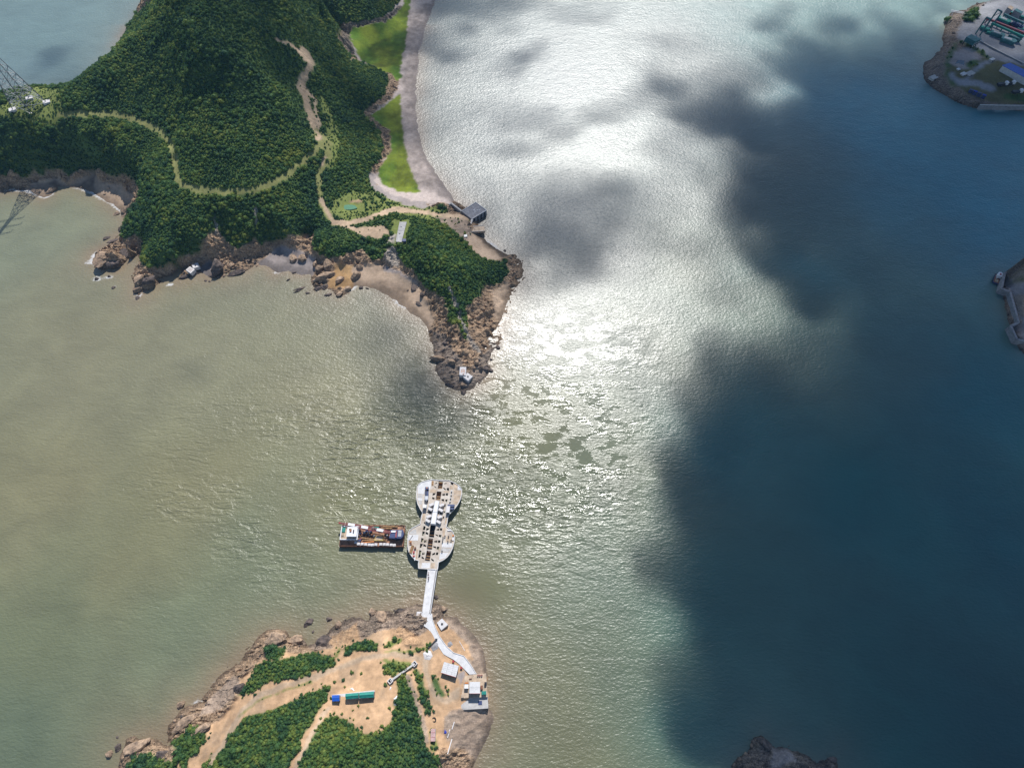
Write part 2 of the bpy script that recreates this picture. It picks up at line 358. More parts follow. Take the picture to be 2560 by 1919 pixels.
    # wet band close to the water
    wetm = (1 - sstep(0.2, 1.3, Z + (fbm(X / 3, Y / 3, 3) - .5))) * (sd > -6)
    col = col * (1 - 0.52 * wetm[..., None])
    for _ in range(1):
        c2 = col.copy(); c2[1:-1, 1:-1] = (2 * col[1:-1, 1:-1] + col[:-2, 1:-1] + col[2:, 1:-1] + col[1:-1, :-2] + col[1:-1, 2:]) / 6; col = c2
    keep = sd > -pad * 0.9
    H, Wd = X.shape
    idx = np.arange(H * Wd).reshape(H, Wd)
    kc = keep[:-1, :-1] & keep[1:, :-1] & keep[:-1, 1:] & keep[1:, 1:]
    q = np.stack([idx[:-1, :-1][kc], idx[:-1, 1:][kc], idx[1:, 1:][kc], idx[1:, :-1][kc]], 1)
    used = np.unique(q); rem = np.full(H * Wd, -1); rem[used] = np.arange(len(used))
    V = np.stack([X.ravel(), Y.ravel(), Z.ravel()], 1)[used]
    c4 = np.concatenate([col.reshape(-1, 3), np.ones((H * Wd, 1))], 1)[used]
    me = np_mesh(name, V, rem[q], {'Col': ('FLOAT_COLOR', c4), 'rock': ('FLOAT', np.clip(am, 0, 1).ravel()[used])})
    rf = am.ravel()[used][rem[q]].mean(1); me.polygons.foreach_set('use_smooth', rf < .45); me.update()
    o = link(name, me, M_terrain); o['kind'] = 'structure'
    L = Land(); L.o = o; L.x0 = xs[0]; L.y0 = ys[0]; L.step = step; L.Z = Z; L.veg = veg; L.rock = rock; L.coast = coast; L.X = X; L.Y = Y; L.sd = sd; L.PX = PX; L.PY = PY; L.col = col
    def sample(x, y):
        fx = (np.asarray(x, float) - L.x0) / step; fy = (np.asarray(y, float) - L.y0) / step
        i = np.floor(fx).astype(int); j = np.floor(fy).astype(int)
        ok = (i >= 0) & (j >= 0) & (i < Wd - 1) & (j < H - 1)
        i = np.clip(i, 0, Wd - 2); j = np.clip(j, 0, H - 2); fx = np.clip(fx - i, 0, 1); fy = np.clip(fy - j, 0, 1)
        z = (Z[j, i] * (1 - fx) + Z[j, i + 1] * fx) * (1 - fy) + (Z[j + 1, i] * (1 - fx) + Z[j + 1, i + 1] * fx) * fy
        return np.where(ok, z, -3.0)
    L.sample = sample; LANDS.append(L); return L
def ground(x, y):
    return max(float(L.sample(x, y)) for L in LANDS)
_zs = np.linspace(125, 0, 900)
def hit(px, py):
    x, y = px2w(px, py, _zs)
    g = np.max([L.sample(x, y) for L in LANDS], axis=0)
    k = np.nonzero(g >= _zs)[0]
    i = k[0] if len(k) else len(_zs) - 1
    return float(x[i]), float(y[i]), float(_zs[i])
# ---------------- northern headland
HC = [(0,481),(9,477),(43,475),(69,477),(87,484),(111,493),(118,491),(130,486),(142,470),(150,466),(156,468),(179,468),(203,472),(232,482),(252,494),(275,506),(292,517),(300,527),(303,542),(313,545),(314,562),(304,585),(290,592),(292,600),(269,614),(240,632),(232,652),(240,666),(258,674),(274,672),(289,672),(304,665),(324,646),(333,637),(347,636),(350,649),(337,678),(330,692),(337,713),(344,730),(349,740),(359,730),(385,718),(414,692),(443,678),(463,668),(452,690),(445,699),(463,698),(501,680),(512,684),(525,692),(544,689),(567,692),(593,681),(616,678),(640,660),(669,666),(694,682),(720,679),(748,686),(777,689),(785,718),(799,726),(817,718),(830,724),(837,740),(853,744),(875,726),(890,715),(915,717),(940,724),(966,735),(987,751),(1009,765),(1031,784),(1049,798),(1067,816),(1074,838),(1080,860),(1085,881),(1089,907),(1092,936),(1110,957),(1132,972),(1157,983),(1176,975),(1201,957),(1219,936),(1228,925),(1219,907),(1230,881),(1246,867),(1250,845),(1241,823),(1252,802),(1262,776),(1273,747),(1288,718),(1304,700),(1310,675),(1304,653),(1288,636),(1268,637),(1248,624),(1226,610),(1208,595),(1199,581),(1194,556),(1190,540),(1180,525),(1161,519),(1147,505),(1136,501),(1126,482),(1103,454),(1088,429),(1068,399),(1054,359),(1045,318),(1041,275),(1041,217),(1044,174),(1048,130),(1060,84),(1074,43),(1089,0),(1110,-60),(1130,-130)]
HCW = [(-110,745),(-250,700),(-332,560),(-333,500),(-326,450),(-335,418),(-362,424),(-420,415),(-520,390),(-545,320),(-440,312)]
HZ = [(160,285,34),(200,285,34),(290,285,34),(340,300,33.5),(400,325,33),(430,360,32),(438,400,31),(442,430,30.5),(455,460,30),(490,475,29.5),(560,480,29),(640,476,28),(690,455,27),(740,420,26),(790,375,25),(815,350,24),
 (60,262,36),(0,262,36),(-80,262,34),(110,240,36.5),(85,214,35),(0,230,33),(150,212,39),(110,300,33),(0,290,34),
 (480,440,33),(560,450,32.5),(640,440,32),(420,380,33.5),(330,270,36.5),(240,265,36.5),
 (500,300,51),(500,150,70),(500,50,82),(500,-30,91),(400,250,42),(300,220,43),(230,168,50),(300,103,57.5),(400,3,73.5),(350,180,49.5),(420,120,59),(450,380,35.5),
 (600,380,40),(600,250,54),(600,150,66),(620,50,76),(650,0,76),(700,330,38),(700,220,52),(690,400,31),(700,100,60),(720,0,66),
 (740,122,48),(770,155,44),(758,190,40),(755,215,37),(772,275,31),(792,330,25),(800,430,18),(800,500,14),(830,555,10),(815,400,20),
 (800,0,46),(900,0,20),(960,0,8),(800,60,28),(850,40,17),(820,150,26),(850,250,18),(880,220,14),(900,190,9),(930,220,8),(880,350,14),(900,300,9),(870,420,14),(850,470,11),(910,420,8),
 (850,95,2.5),(885,150,2.2),(965,180,2.2),(973,230,2.2),(925,283,2),(956,330,2),(960,370,2),(932,440,2.2),(960,488,2.5),(1010,510,3),(1060,514,3),(1110,518,3),
 (950,100,1),(920,120,1),(1000,150,0.9),(1000,200,0.9),(980,300,0.9),(1000,400,0.9),(970,440,1),(1020,460,0.8),(1030,150,0.5),(1022,250,0.5),(1030,350,0.5),(1060,430,0.5),(1090,470,0.5),(1000,30,0.9),(1045,50,0.5),
 (870,518,7.6),(870,540,9),(910,550,8.5),(950,535,8),(1000,525,7),(1050,530,5.5),(1100,538,4.6),(1150,542,4),(1165,548,4),(900,490,8),(960,515,6),(870,580,9.5),(930,585,9),(980,570,9),(1000,580,9.2),(1005,554,9.2),(1010,605,9),
 (0,400,15),(60,395,15),(85,385,16),(155,396,14),(250,408,13),(310,440,11),(345,475,9),(325,520,7),(318,555,7),(310,590,4.5),(345,585,9),(400,560,20),(450,520,26),(400,480,27),(360,420,28),(300,370,28),(200,340,29),(100,330,29),(0,330,28),(400,635,13),(360,650,9),(430,640,11),(500,600,15),(500,540,23),(560,570,14),(600,600,11),(640,590,11),(620,540,20),(700,540,18),(720,575,13),(770,560,10),(790,590,11),(800,620,10),(860,610,11),(830,632,8),(910,618,8),(960,640,6),(1000,605,9),(1005,638,6),(560,520,25),(680,500,23),(760,480,18),
 (260,650,4),(290,640,6),(320,620,6),(345,690,5),(370,690,6),(380,660,8),
 (385,700,1.5),(420,683,1.5),(470,664,1.5),(520,650,1.5),(560,655,1.5),(610,650,1.5),(660,635,1.6),(700,615,1.8),(775,593,2.2),(790,655,2),(740,640,1.5),(850,672,2.2),(960,672,2.2),(1000,700,1.8),(1040,712,2.2),(1070,765,2),(920,690,1.5),(820,690,1.6),
 (20,462,1.2),(90,450,1.8),(140,440,2.2),(240,430,2.4),(300,465,2.4),(335,500,1.6),(200,450,1.5),(270,480,1.4),
 (1050,600,13),(1100,590,12),(1100,650,17),(1150,680,15),(1200,680,10),(1250,680,5),(1050,650,13),(1075,690,11),(1100,720,12),(1150,750,12),(1165,820,8),(1185,880,5),(1180,940,2),(1140,930,1.6),(1222,722,3.4),(1240,760,1.4),(1120,800,5),(1110,760,6),(1130,860,1.8),(1110,910,1.4),(1215,850,1.5),(1255,712,2.2),(1050,560,8.5),(1100,555,6.5),(1170,575,4),(1180,620,3),(1210,650,4),(1225,630,1),(1280,680,1.8),(1150,860,4),(1205,910,2.5),(1120,600,10),(1150,630,11)]
HZW = [(-210,470,90),(-180,560,80),(-260,560,50),(-150,650,45),(-312,408,22),(-300,426,28),(-277,452,42),(-290,500,38),(-340,410,16),(-430,370,34),(-500,350,25),(-400,395,20)]
T2 = [(150,288),(200,285),(290,285),(340,300),(400,325),(430,360),(438,400),(442,430),(455,460),(490,475),(560,480),(640,476),(690,455),(740,420),(790,375),(815,350)]
T1 = [(752,128),(764,137),(778,155),(768,175),(757,192),(752,212),(762,240),(772,272),(782,300),(793,332)]
T3 = [(793,332),(815,350),(822,370),(815,400),(800,430),(795,460),(800,500),(815,530),(832,556)]
T4 = [(832,556),(870,560),(910,550),(950,535),(980,525),(1010,525),(1060,530),(1100,538),(1150,541),(1172,546)]
T5 = [(928,440),(935,465),(955,480),(990,498),(1030,509),(1062,512)]
HFOREST = [(-260,190),(-60,180),(0,205),(85,200),(150,195),(225,155),(290,95),(390,-10),(395,-900),(1200,-900),(1010,-40),(1000,5),(960,45),(900,56),(852,64),(845,95),(865,125),(880,150),(920,165),(962,178),(970,205),(963,232),(945,255),(915,272),(910,290),(940,320),(953,340),(956,370),(953,392),(935,415),(925,440),(930,460),(955,485),(1000,505),(1040,510),(1080,515),(1115,523),(1140,560),(1155,590),(1175,615),(1200,645),(1245,655),(1265,650),(1268,680),(1255,710),(1215,710),(1195,745),(1165,775),(1168,800),(1172,840),(1165,850),(1148,815),(1122,800),(1118,780),(1108,745),(1090,735),(1065,715),(1048,695),(1035,680),(1012,662),(1003,640),(985,622),(968,618),(955,648),(930,648),(910,628),(890,625),(860,640),(830,642),(800,638),(786,622),(783,600),(787,580),(770,588),(740,588),(720,588),(690,600),(660,606),(650,616),(635,596),(602,622),(582,616),(556,582),(540,576),(518,588),(498,628),(470,638),(430,656),(400,668),(375,668),(356,662),(352,640),(357,600),(340,588),(310,598),(305,588),(312,560),(327,525),(347,495),(352,470),(335,448),(310,438),(280,438),(250,426),(240,428),(200,428),(170,440),(155,425),(120,424),(100,440),(85,420),(78,440),(60,446),(30,425),(0,440),(-200,430)]
MARSH1 = [(1010,10),(990,40),(960,54),(900,64),(880,70),(874,90),(882,110),(897,140),(915,160),(950,175),(975,185),(990,202),(1002,195),(1005,150),(1012,120),(1018,80),(1021,40),(1026,0),(1040,-80),(1015,-60)]
MARSH2 = [(1002,235),(985,245),(960,264),(928,283),(933,296),(952,313),(972,325),(980,345),(974,380),(962,400),(948,420),(943,440),(958,462),(988,474),(1012,480),(1050,483),(1042,460),(1030,430),(1020,400),(1012,360),(1005,310),(1002,270)]
headland = make_land('headland_ground', HC, HCW, HZ, HZW, 0.8, 'rock', [
 ('mud', [(1015,-300),(1200,-300),(1100,0),(1075,60),(1060,250),(1080,390),(1140,490),(1130,508),(1060,512),(990,495),(950,470),(930,440),(955,400),(985,330),(925,285),(980,240),(1000,200),(970,180),(900,160),(860,100),(880,66),(960,50)]),
 ('forest', HFOREST, 0.0, 1.0),
 ('rockg', [(852,100),(855,70),(882,58),(962,44),(1000,12),(1008,22),(965,62),(897,70),(876,95),(890,137),(878,137),(860,110)], 1.0),
 ('rock', [(963,176),(985,184),(995,205),(994,226),(978,247),(952,264),(928,274),(932,262),(953,245),(968,225),(974,200)], 1.0),
 ('rock', [(944,318),(965,325),(981,345),(973,387),(960,395),(956,360)], 1.0), ('rock', [(926,438),(948,405),(964,398),(946,430)], 1.0),
 ('marsh', MARSH1), ('marsh', MARSH2),
 ('grass', [(-200,240),(0,262),(40,240),(90,218),(150,222),(162,260),(158,290),(135,320),(100,310),(60,300),(0,290),(-200,290)], 0, 0.42),
 ('grass', [(835,500),(880,478),(960,478),(1010,500),(1100,520),(1140,545),(1120,560),(1050,545),(980,530),(930,545),(870,555),(825,530)], 0, 0.45),
 ('grass', [(800,235),(815,240),(850,340),(845,400),(820,430),(812,370),(820,350)], 0, 0.5),
 ('grass', [(860,506),(900,504),(908,516),(894,527),(852,526),(848,514)], 0, 0.04), ('dirt', [(870,503),(900,500),(908,508),(880,508)], 0.3, 0),
 ('gravel', [(1085,545),(1165,545),(1180,580),(1172,620),(1150,590),(1130,575)], 0.3, 0.12),
 ('road', ([(790,330),(795,345)], 9)), ('road', ([(690,100),(725,112),(755,130)], 4), .25, .12), ('road', (T1, 10), 0.25), ('road', ([(752,212),(788,250),(800,330)], 4), 0.3, .2),
 ('track', (T2, 9.5), 0, 0.05), ('track', (T3, 9), 0, 0.08), ('road', (T4[:5], 7)), ('road', (T4[4:], 6)), ('greysand', (T5, 7)),
 ('road', ([(793,332),(800,346)], 5)), ('road', ([(812,395),(802,415)], 4)), ('road', ([(803,500),(832,556)], 6)),
 ('road', [(858,568),(960,565),(978,582),(945,602),(900,588)], 0, 0.03), ('grass', [(980,548),(1026,548),(1024,575),(1014,612),(980,612)], 0, 0.0), ('scar', [(975,590),(990,585),(988,610),(960,608)], 0.5),
 ('scar', [(966,622),(990,620),(1003,645),(1000,668),(962,660)], 0.9),
 ('sand', [(60,480),(90,455),(150,440),(165,470),(110,500)]),
 ('sand', [(150,470),(190,450),(235,428),(262,445),(300,462),(345,492),(318,530),(300,560),(250,500),(170,480)]),
 ('greysand', [(480,700),(505,662),(525,650),(535,672),(525,705)]),
 ('greysand', [(640,662),(700,614),(775,588),(792,600),(786,690),(730,688),(665,672)]),
 ('sando', [(842,648),(880,640),(910,655),(905,690),(880,720),(815,720),(830,690)]),
 ('sand', [(880,670),(905,645),(960,668),(1010,690),(1048,715),(1066,760),(1085,792),(1075,826),(1045,812),(985,765),(930,735),(880,730)]),
 ('greysand', [(960,662),(1040,695),(1055,715),(1010,692),(960,676)], 0.4),
 ('sand', [(1165,598),(1195,575),(1230,612),(1265,640),(1245,652),(1220,652),(1190,637)]), ('wet', [(1180,575),(1205,575),(1245,615),(1275,640),(1260,645),(1200,600)]),
 ('sand', [(1225,725),(1240,720),(1280,705),(1262,780),(1245,810),(1235,790),(1232,760)], 0.35),
 ('rockg', [(1080,830),(1110,835),(1170,930),(1240,850),(1265,930),(1180,1000),(1090,980)], 0.7),
 ('scar', ([(1126,722),(1150,790),(1175,850),(1200,880)], 5), 1.0),
 ('scar', ([(540,545),(545,590)], 4), 1.0), ('scar', ([(640,520),(642,560)], 3), 1.0),
], rock_amp=1.7)
# ---------------- near island
NC = [(297,1919),(300,1896),(304,1877),(314,1861),(313,1848),(338,1839),(351,1844),(378,1843),(396,1851),(420,1861),(421,1845),(417,1832),(423,1816),(436,1803),(449,1779),(468,1763),(491,1758),(513,1739),(531,1718),(544,1694),(568,1676),(587,1660),(608,1641),(624,1623),(645,1594),(664,1578),(690,1571),(714,1578),(722,1591),(743,1591),(759,1596),(765,1614),(784,1610),(789,1596),(813,1586),(837,1559),(866,1548),(879,1547),(903,1541),(919,1549),(927,1533),(940,1522),(967,1522),(985,1532),(1006,1524),(1025,1510),(1054,1507),(1083,1505),(1107,1513),(1119,1520),(1118,1530),(1112,1540),(1144,1541),(1152,1557),(1173,1575),(1194,1597),(1208,1626),(1213,1649),(1216,1681),(1219,1718),(1222,1761),(1234,1774),(1237,1792),(1229,1822),(1218,1845),(1205,1875),(1189,1904),(1181,1925),(1170,1960),(1140,2100),(1000,2250),(600,2250),(300,2100),(275,1980)]
NZ = [(870,1740,13),(800,1700,11),(830,1740,13),(940,1740,13),(940,1700,11.5),(880,1700,11.5),(880,1780,13.5),(700,1730,11),(640,1760,9),(560,1850,8),(520,1910,8),(820,1630,8),(760,1690,9),(900,1590,5),(960,1600,6),(1000,1640,8),(1037,1659,8),(977,1702,11),(1000,1700,10),(1060,1660,6.5),(960,1790,14.5),(900,1870,19),(760,1870,19),(680,1860,15),(1060,1880,9),(1090,1790,5.5),(1060,1760,8),(1125,1672,5.2),(1150,1722,5),(1160,1690,4.9),(1110,1740,5.2),(1090,1700,6),(1200,1700,3.2),(1150,1850,2.6),(1180,1650,2.3),(1190,1800,1.4),(1150,1790,3),(1215,1750,2),(1150,1600,2.6),(1090,1575,4.2),(1070,1560,4.4),(1060,1535,3.4),(1100,1620,4.6),(1120,1645,4.8),(1160,1665,4.6),(1010,1545,3.2),(940,1555,3),(870,1570,2.6),(690,1595,6),(740,1610,4),(730,1660,10),(680,1640,9),(480,1800,5.5),(430,1880,8),(470,1860,8),(350,1885,6),(570,1720,4),(560,1770,6),(620,1700,7),(1040,1540,3),
 (800,2050,21),(1000,2050,10),(500,2050,10),(330,1960,5),(1100,1950,6),(650,1640,5)]
NF = [[(505,1925),(531,1882),(571,1840),(611,1798),(632,1787),(677,1777),(717,1761),(743,1745),(770,1734),(800,1726),(824,1710),(826,1726),(810,1753),(800,1777),(786,1798),(768,1824),(752,1850),(735,1890),(722,1925)],
 [(738,1925),(760,1880),(775,1850),(800,1810),(829,1785),(860,1800),(890,1818),(905,1835),(950,1830),(970,1820),(975,1800),(990,1780),(985,1760),(996,1735),(990,1705),(1012,1682),(1024,1684),(1028,1720),(1043,1750),(1053,1775),(1058,1820),(1062,1860),(1075,1880),(1093,1885),(1100,1925),(1050,2100),(800,2200),(600,2100)],
 [(958,1660),(985,1655),(1010,1672),(985,1690),(960,1680)],
 [(627,1692),(637,1665),(664,1650),(703,1647),(743,1641),(770,1631),(786,1628),(813,1639),(837,1652),(834,1676),(818,1681),(800,1671),(786,1671),(776,1694),(756,1692),(716,1694),(703,1705),(674,1700),(642,1724),(611,1737),(597,1737),(621,1705)],
 [(664,1644),(674,1618),(716,1618),(706,1639),(695,1650)],
 [(861,1620),(887,1607),(919,1597),(943,1610),(935,1623),(898,1623),(866,1634)],
 [(436,1856),(452,1835),(478,1819),(513,1824),(515,1851),(494,1877),(470,1898),(465,1925),(447,1904),(439,1893)],
 [(317,1925),(333,1893),(367,1880),(388,1885),(399,1898),(425,1898),(441,1904),(470,2000),(330,2000)]]
NR = [(500,1960),(530,1900),(575,1830),(610,1775),(640,1745),(700,1715),(780,1695),(850,1665),(910,1645),(980,1635),(1045,1645)]
island = make_land('near_island_ground', NC, [], NZ, [], 0.55, 'dirt', [
 ('dirt', [(790,1700),(960,1640),(1090,1700),(980,1790),(880,1810),(800,1780)], 0, 0.012),
 ('rock', [(270,1930),(290,1830),(400,1830),(480,1740),(600,1630),(680,1560),(740,1580),(800,1610),(770,1640),(700,1625),(660,1640),(610,1690),(560,1720),(600,1735),(560,1790),(520,1815),(455,1830),(440,1900),(380,1880),(330,1890),(310,1930)], 1.0),
 ('gravel', [(490,1790),(520,1750),(570,1700),(600,1690),(590,1740),(550,1775)], 0.5),
 ('gravel', [(740,1600),(830,1540),(930,1510),(1110,1495),(1130,1530),(1060,1580),(1030,1600),(985,1570),(930,1580),(895,1600),(890,1560),(850,1580),(830,1620),(790,1625)], 0.9),
 ('dirt', [(823,1596),(850,1577),(895,1560),(900,1600),(860,1625),(825,1610)], 0.5), ('dirt', [(975,1580),(1000,1565),(1040,1580),(1060,1610),(1010,1615),(980,1600)], 0.5),
 ('gravel', [(1110,1535),(1160,1540),(1240,1640),(1225,1690),(1180,1690),(1160,1635),(1125,1575)], 0.4),
 ('dirt', [(1100,1580),(1125,1570),(1170,1610),(1182,1650),(1140,1630),(1115,1610)], 0.2),
 ('gravel', [(1125,1775),(1240,1765),(1260,1800),(1190,1925),(1110,1925),(1125,1860),(1110,1830),(1115,1790)], 0.35),
 ('greysand', [(1140,1685),(1165,1670),(1160,1700),(1150,1715)], 0),
 ('rock', [(1100,1870),(1160,1870),(1190,1900),(1180,1990),(1090,1990)], 1.0)] +
 [('forest', p, 0.0, 1.0) for p in NF] + [
 ('forest', [(1078,1690),(1095,1697),(1105,1725),(1118,1738),(1095,1740),(1080,1715)], 0, 0.5), ('forest', ([(1043,1680),(1055,1715),(1068,1755),(1072,1775)], 7), 0, 0.8),
 ('grass', [(955,1648),(1030,1655),(1028,1664),(955,1656)], 0, 0.4), ('grass', ([(960,1625),(1010,1632),(1060,1620)], 3), 0, 0.5), ('gravel', ([(1020,1690),(1040,1745),(1055,1790),(1065,1850)], 6), 0.4, 0.12),
 ('grass', ([(1080,1830),(1085,1870)], 8), 0, 0.5), ('grass', ([(970,1612),(1000,1600)], 6), 0, 0.5), ('grass', ([(838,1640),(850,1620)], 4), 0, 0.4),
 ('road', (NR, 6.5)), ('grass', ([(600,1790),(640,1757),(700,1728),(780,1705)], 1.6), 0, 0.1), ('road', ([(735,1925),(770,1850),(800,1800),(822,1770)], 4)), ('road', [(1052,1640),(1062,1690),(1080,1740),(1110,1760),(1150,1745),(1150,1715),(1110,1745),(1085,1725),(1070,1680),(1066,1640)]),
], rock_amp=1.5, pad=6)
# ---------------- shipyard spit (top right)
SC = [(2482,0),(2441,9),(2414,25),(2383,28),(2370,42),(2360,52),(2363,63),(2359,87),(2356,109),(2356,118),(2338,138),(2325,150),(2311,157),(2309,174),(2310,197),(2318,208),(2336,223),(2354,233),(2383,250),(2414,264),(2450,271),(2495,273),(2560,273),(2680,273),(2900,250),(2950,-150),(2640,-160),(2530,-50)]
SZ = [(2375,50,4.2),(2385,90,4.2),(2375,125,4.2),(2340,165,4.2),(2340,190,4.2),(2365,215,4.2),(2400,238,4.2),(2450,256,4.4),(2500,262,4.4),(2560,262,4.4),(2650,262,4.4),(2420,60,4.4),(2460,30,4.4),(2500,20,4.4),(2560,60,4.4),(2480,120,4.4),(2560,160,4.4),(2420,160,4.4),(2450,200,4.4),(2560,220,4.4),(2700,150,4.4),(2700,0,4.4),(2600,-50,4.4),(2800,60,4.4)]
spit = make_land('shipyard_ground', SC, [], SZ, [], 1.6, 'rockg', [
 ('dry', [(2395,95),(2420,115),(2395,140),(2360,185),(2375,200),(2410,232),(2480,258),(2560,262),(2700,262),(2700,100),(2560,150),(2480,110)], 0.1),
 ('yard', [(2390,90),(2405,55),(2440,30),(2490,-20),(2640,-200),(2900,-200),(2900,240),(2560,165),(2480,150),(2430,118)]),
 ('greysand', [(2372,155),(2395,120),(2430,120),(2460,145),(2430,165),(2400,175)]),
 ('yard', ([(2375,188),(2400,205),(2440,208),(2480,222)], 8)), ('yard', ([(2415,195),(2450,165),(2475,152)], 5)),
 ('forest', ([(2388,110),(2372,150),(2365,185),(2385,210)], 5), 0, 0.25), ('forest', ([(2400,104),(2430,120),(2480,148)], 3), 0, 0.6), ('forest', ([(2420,162),(2440,155)], 6), 0, 0.25), ('forest', ([(2520,240),(2600,250)], 8), 0, 0.12)],
 rock_amp=0.5, pad=10)
# ---------------- walled quay islet (right edge)
QC = [(2509,684),(2506,700),(2502,722),(2506,737),(2510,760),(2516,785),(2525,812),(2528,830),(2540,860),(2560,885),(2640,930),(2760,900),(2760,650),(2600,662),(2560,671),(2530,678)]
QZ = [(2518,690,3.6),(2512,718,3.6),(2532,735,3.6),(2553,806,3.6),(2540,822,3.4),(2555,850,3.4),(2560,700,3.8),(2580,760,4),(2600,850,3.6),(2680,780,5),(2680,700,4),(2512,770,0.8),(2525,800,1.0)]
quayislet = make_land('quay_islet_ground', QC, [], QZ, [], 0.9, 'rockg', [('greysand', [(2512,680),(2506,722),(2530,728),(2552,806),(2535,818),(2565,870),(2760,880),(2760,650)], 0.25), ('dry', [(2525,690),(2560,688),(2560,705),(2535,700)], 0.2), ('gravel', [(2530,740),(2580,730),(2600,800),(2550,790)], 0.4)], rock_amp=0.7, pad=6)
# ---------------- bare rocky islet (bottom right)
RC = [(1827,1925),(1845,1893),(1877,1864),(1888,1848),(1904,1840),(1917,1848),(1938,1866),(1971,1866),(1999,1879),(2033,1900),(2055,1907),(2085,1893),(2096,1925),(2120,1990),(1980,2080),(1830,2010)]
RZ = [(1895,1860,4),(1910,1880,4.5),(1880,1900,3.5),(1950,1890,3.2),(2000,1905,3),(1960,1950,6),(1900,1950,5),(2060,1950,3),(2080,1910,1.5)]
islet = make_land('rocky_islet_ground', RC, [], RZ, [], 0.6, 'rockg', [('greysand', [(1930,1870),(1970,1870),(1990,1900),(1930,1925)], 0.4)], rock_amp=1.6, pad=6)
# ================================================================== water
tints = [(100,100,.115,.18,.205),(300,60,.12,.18,.20),(30,180,.10,.155,.185),(60,560,.155,.175,.13),(200,900,.165,.163,.112),(100,1200,.165,.16,.10),(500,900,.165,.165,.115),(500,1200,.165,.16,.095),(850,1250,.145,.145,.085),(800,1000,.17,.165,.105),  # upper-left entries mix the sky's blue reflection into the water colour
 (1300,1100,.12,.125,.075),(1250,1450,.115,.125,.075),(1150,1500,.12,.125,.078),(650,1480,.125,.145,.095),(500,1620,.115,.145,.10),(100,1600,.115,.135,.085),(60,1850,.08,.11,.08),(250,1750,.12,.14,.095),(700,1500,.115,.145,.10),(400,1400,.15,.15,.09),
 (1350,1700,.115,.125,.08),(1400,1880,.11,.115,.07),(1600,1650,.085,.115,.085),(1650,1400,.09,.12,.09),(1800,1800,.05,.085,.075),(1550,1200,.10,.115,.08),(2200,1800,.010,.052,.046),(2450,1850,.004,.032,.033),(2200,1300,.006,.067,.064),(2500,1300,.003,.052,.056),(1900,1100,.05,.088,.082),(2000,700,.06,.105,.11),(2450,500,.03,.12,.16),(2200,300,.055,.135,.175),(2500,1000,.006,.074,.082),(1700,300,.08,.11,.115),(1400,200,.09,.115,.13),(1200,300,.09,.115,.125),(1500,700,.085,.10,.10),(1400,550,.08,.10,.11),(1300,800,.095,.105,.095),(2000,60,.10,.19,.20),(2300,60,.12,.21,.22),(1100,500,.09,.11,.12),(1000,900,.15,.15,.10),(2250,60,.11,.20,.22),(2560,350,.02,.11,.15),(1750,650,.10,.12,.095),(1880,720,.09,.115,.09),(1950,780,.075,.11,.09),(1820,480,.08,.105,.10),(1650,900,.095,.115,.09),(1700,150,.09,.115,.12),(1550,450,.09,.12,.12),(1850,600,.085,.115,.10),(1800,1500,.045,.078,.066)]  # right-hand entries are darkened to blue-green to deepen the cloud shade
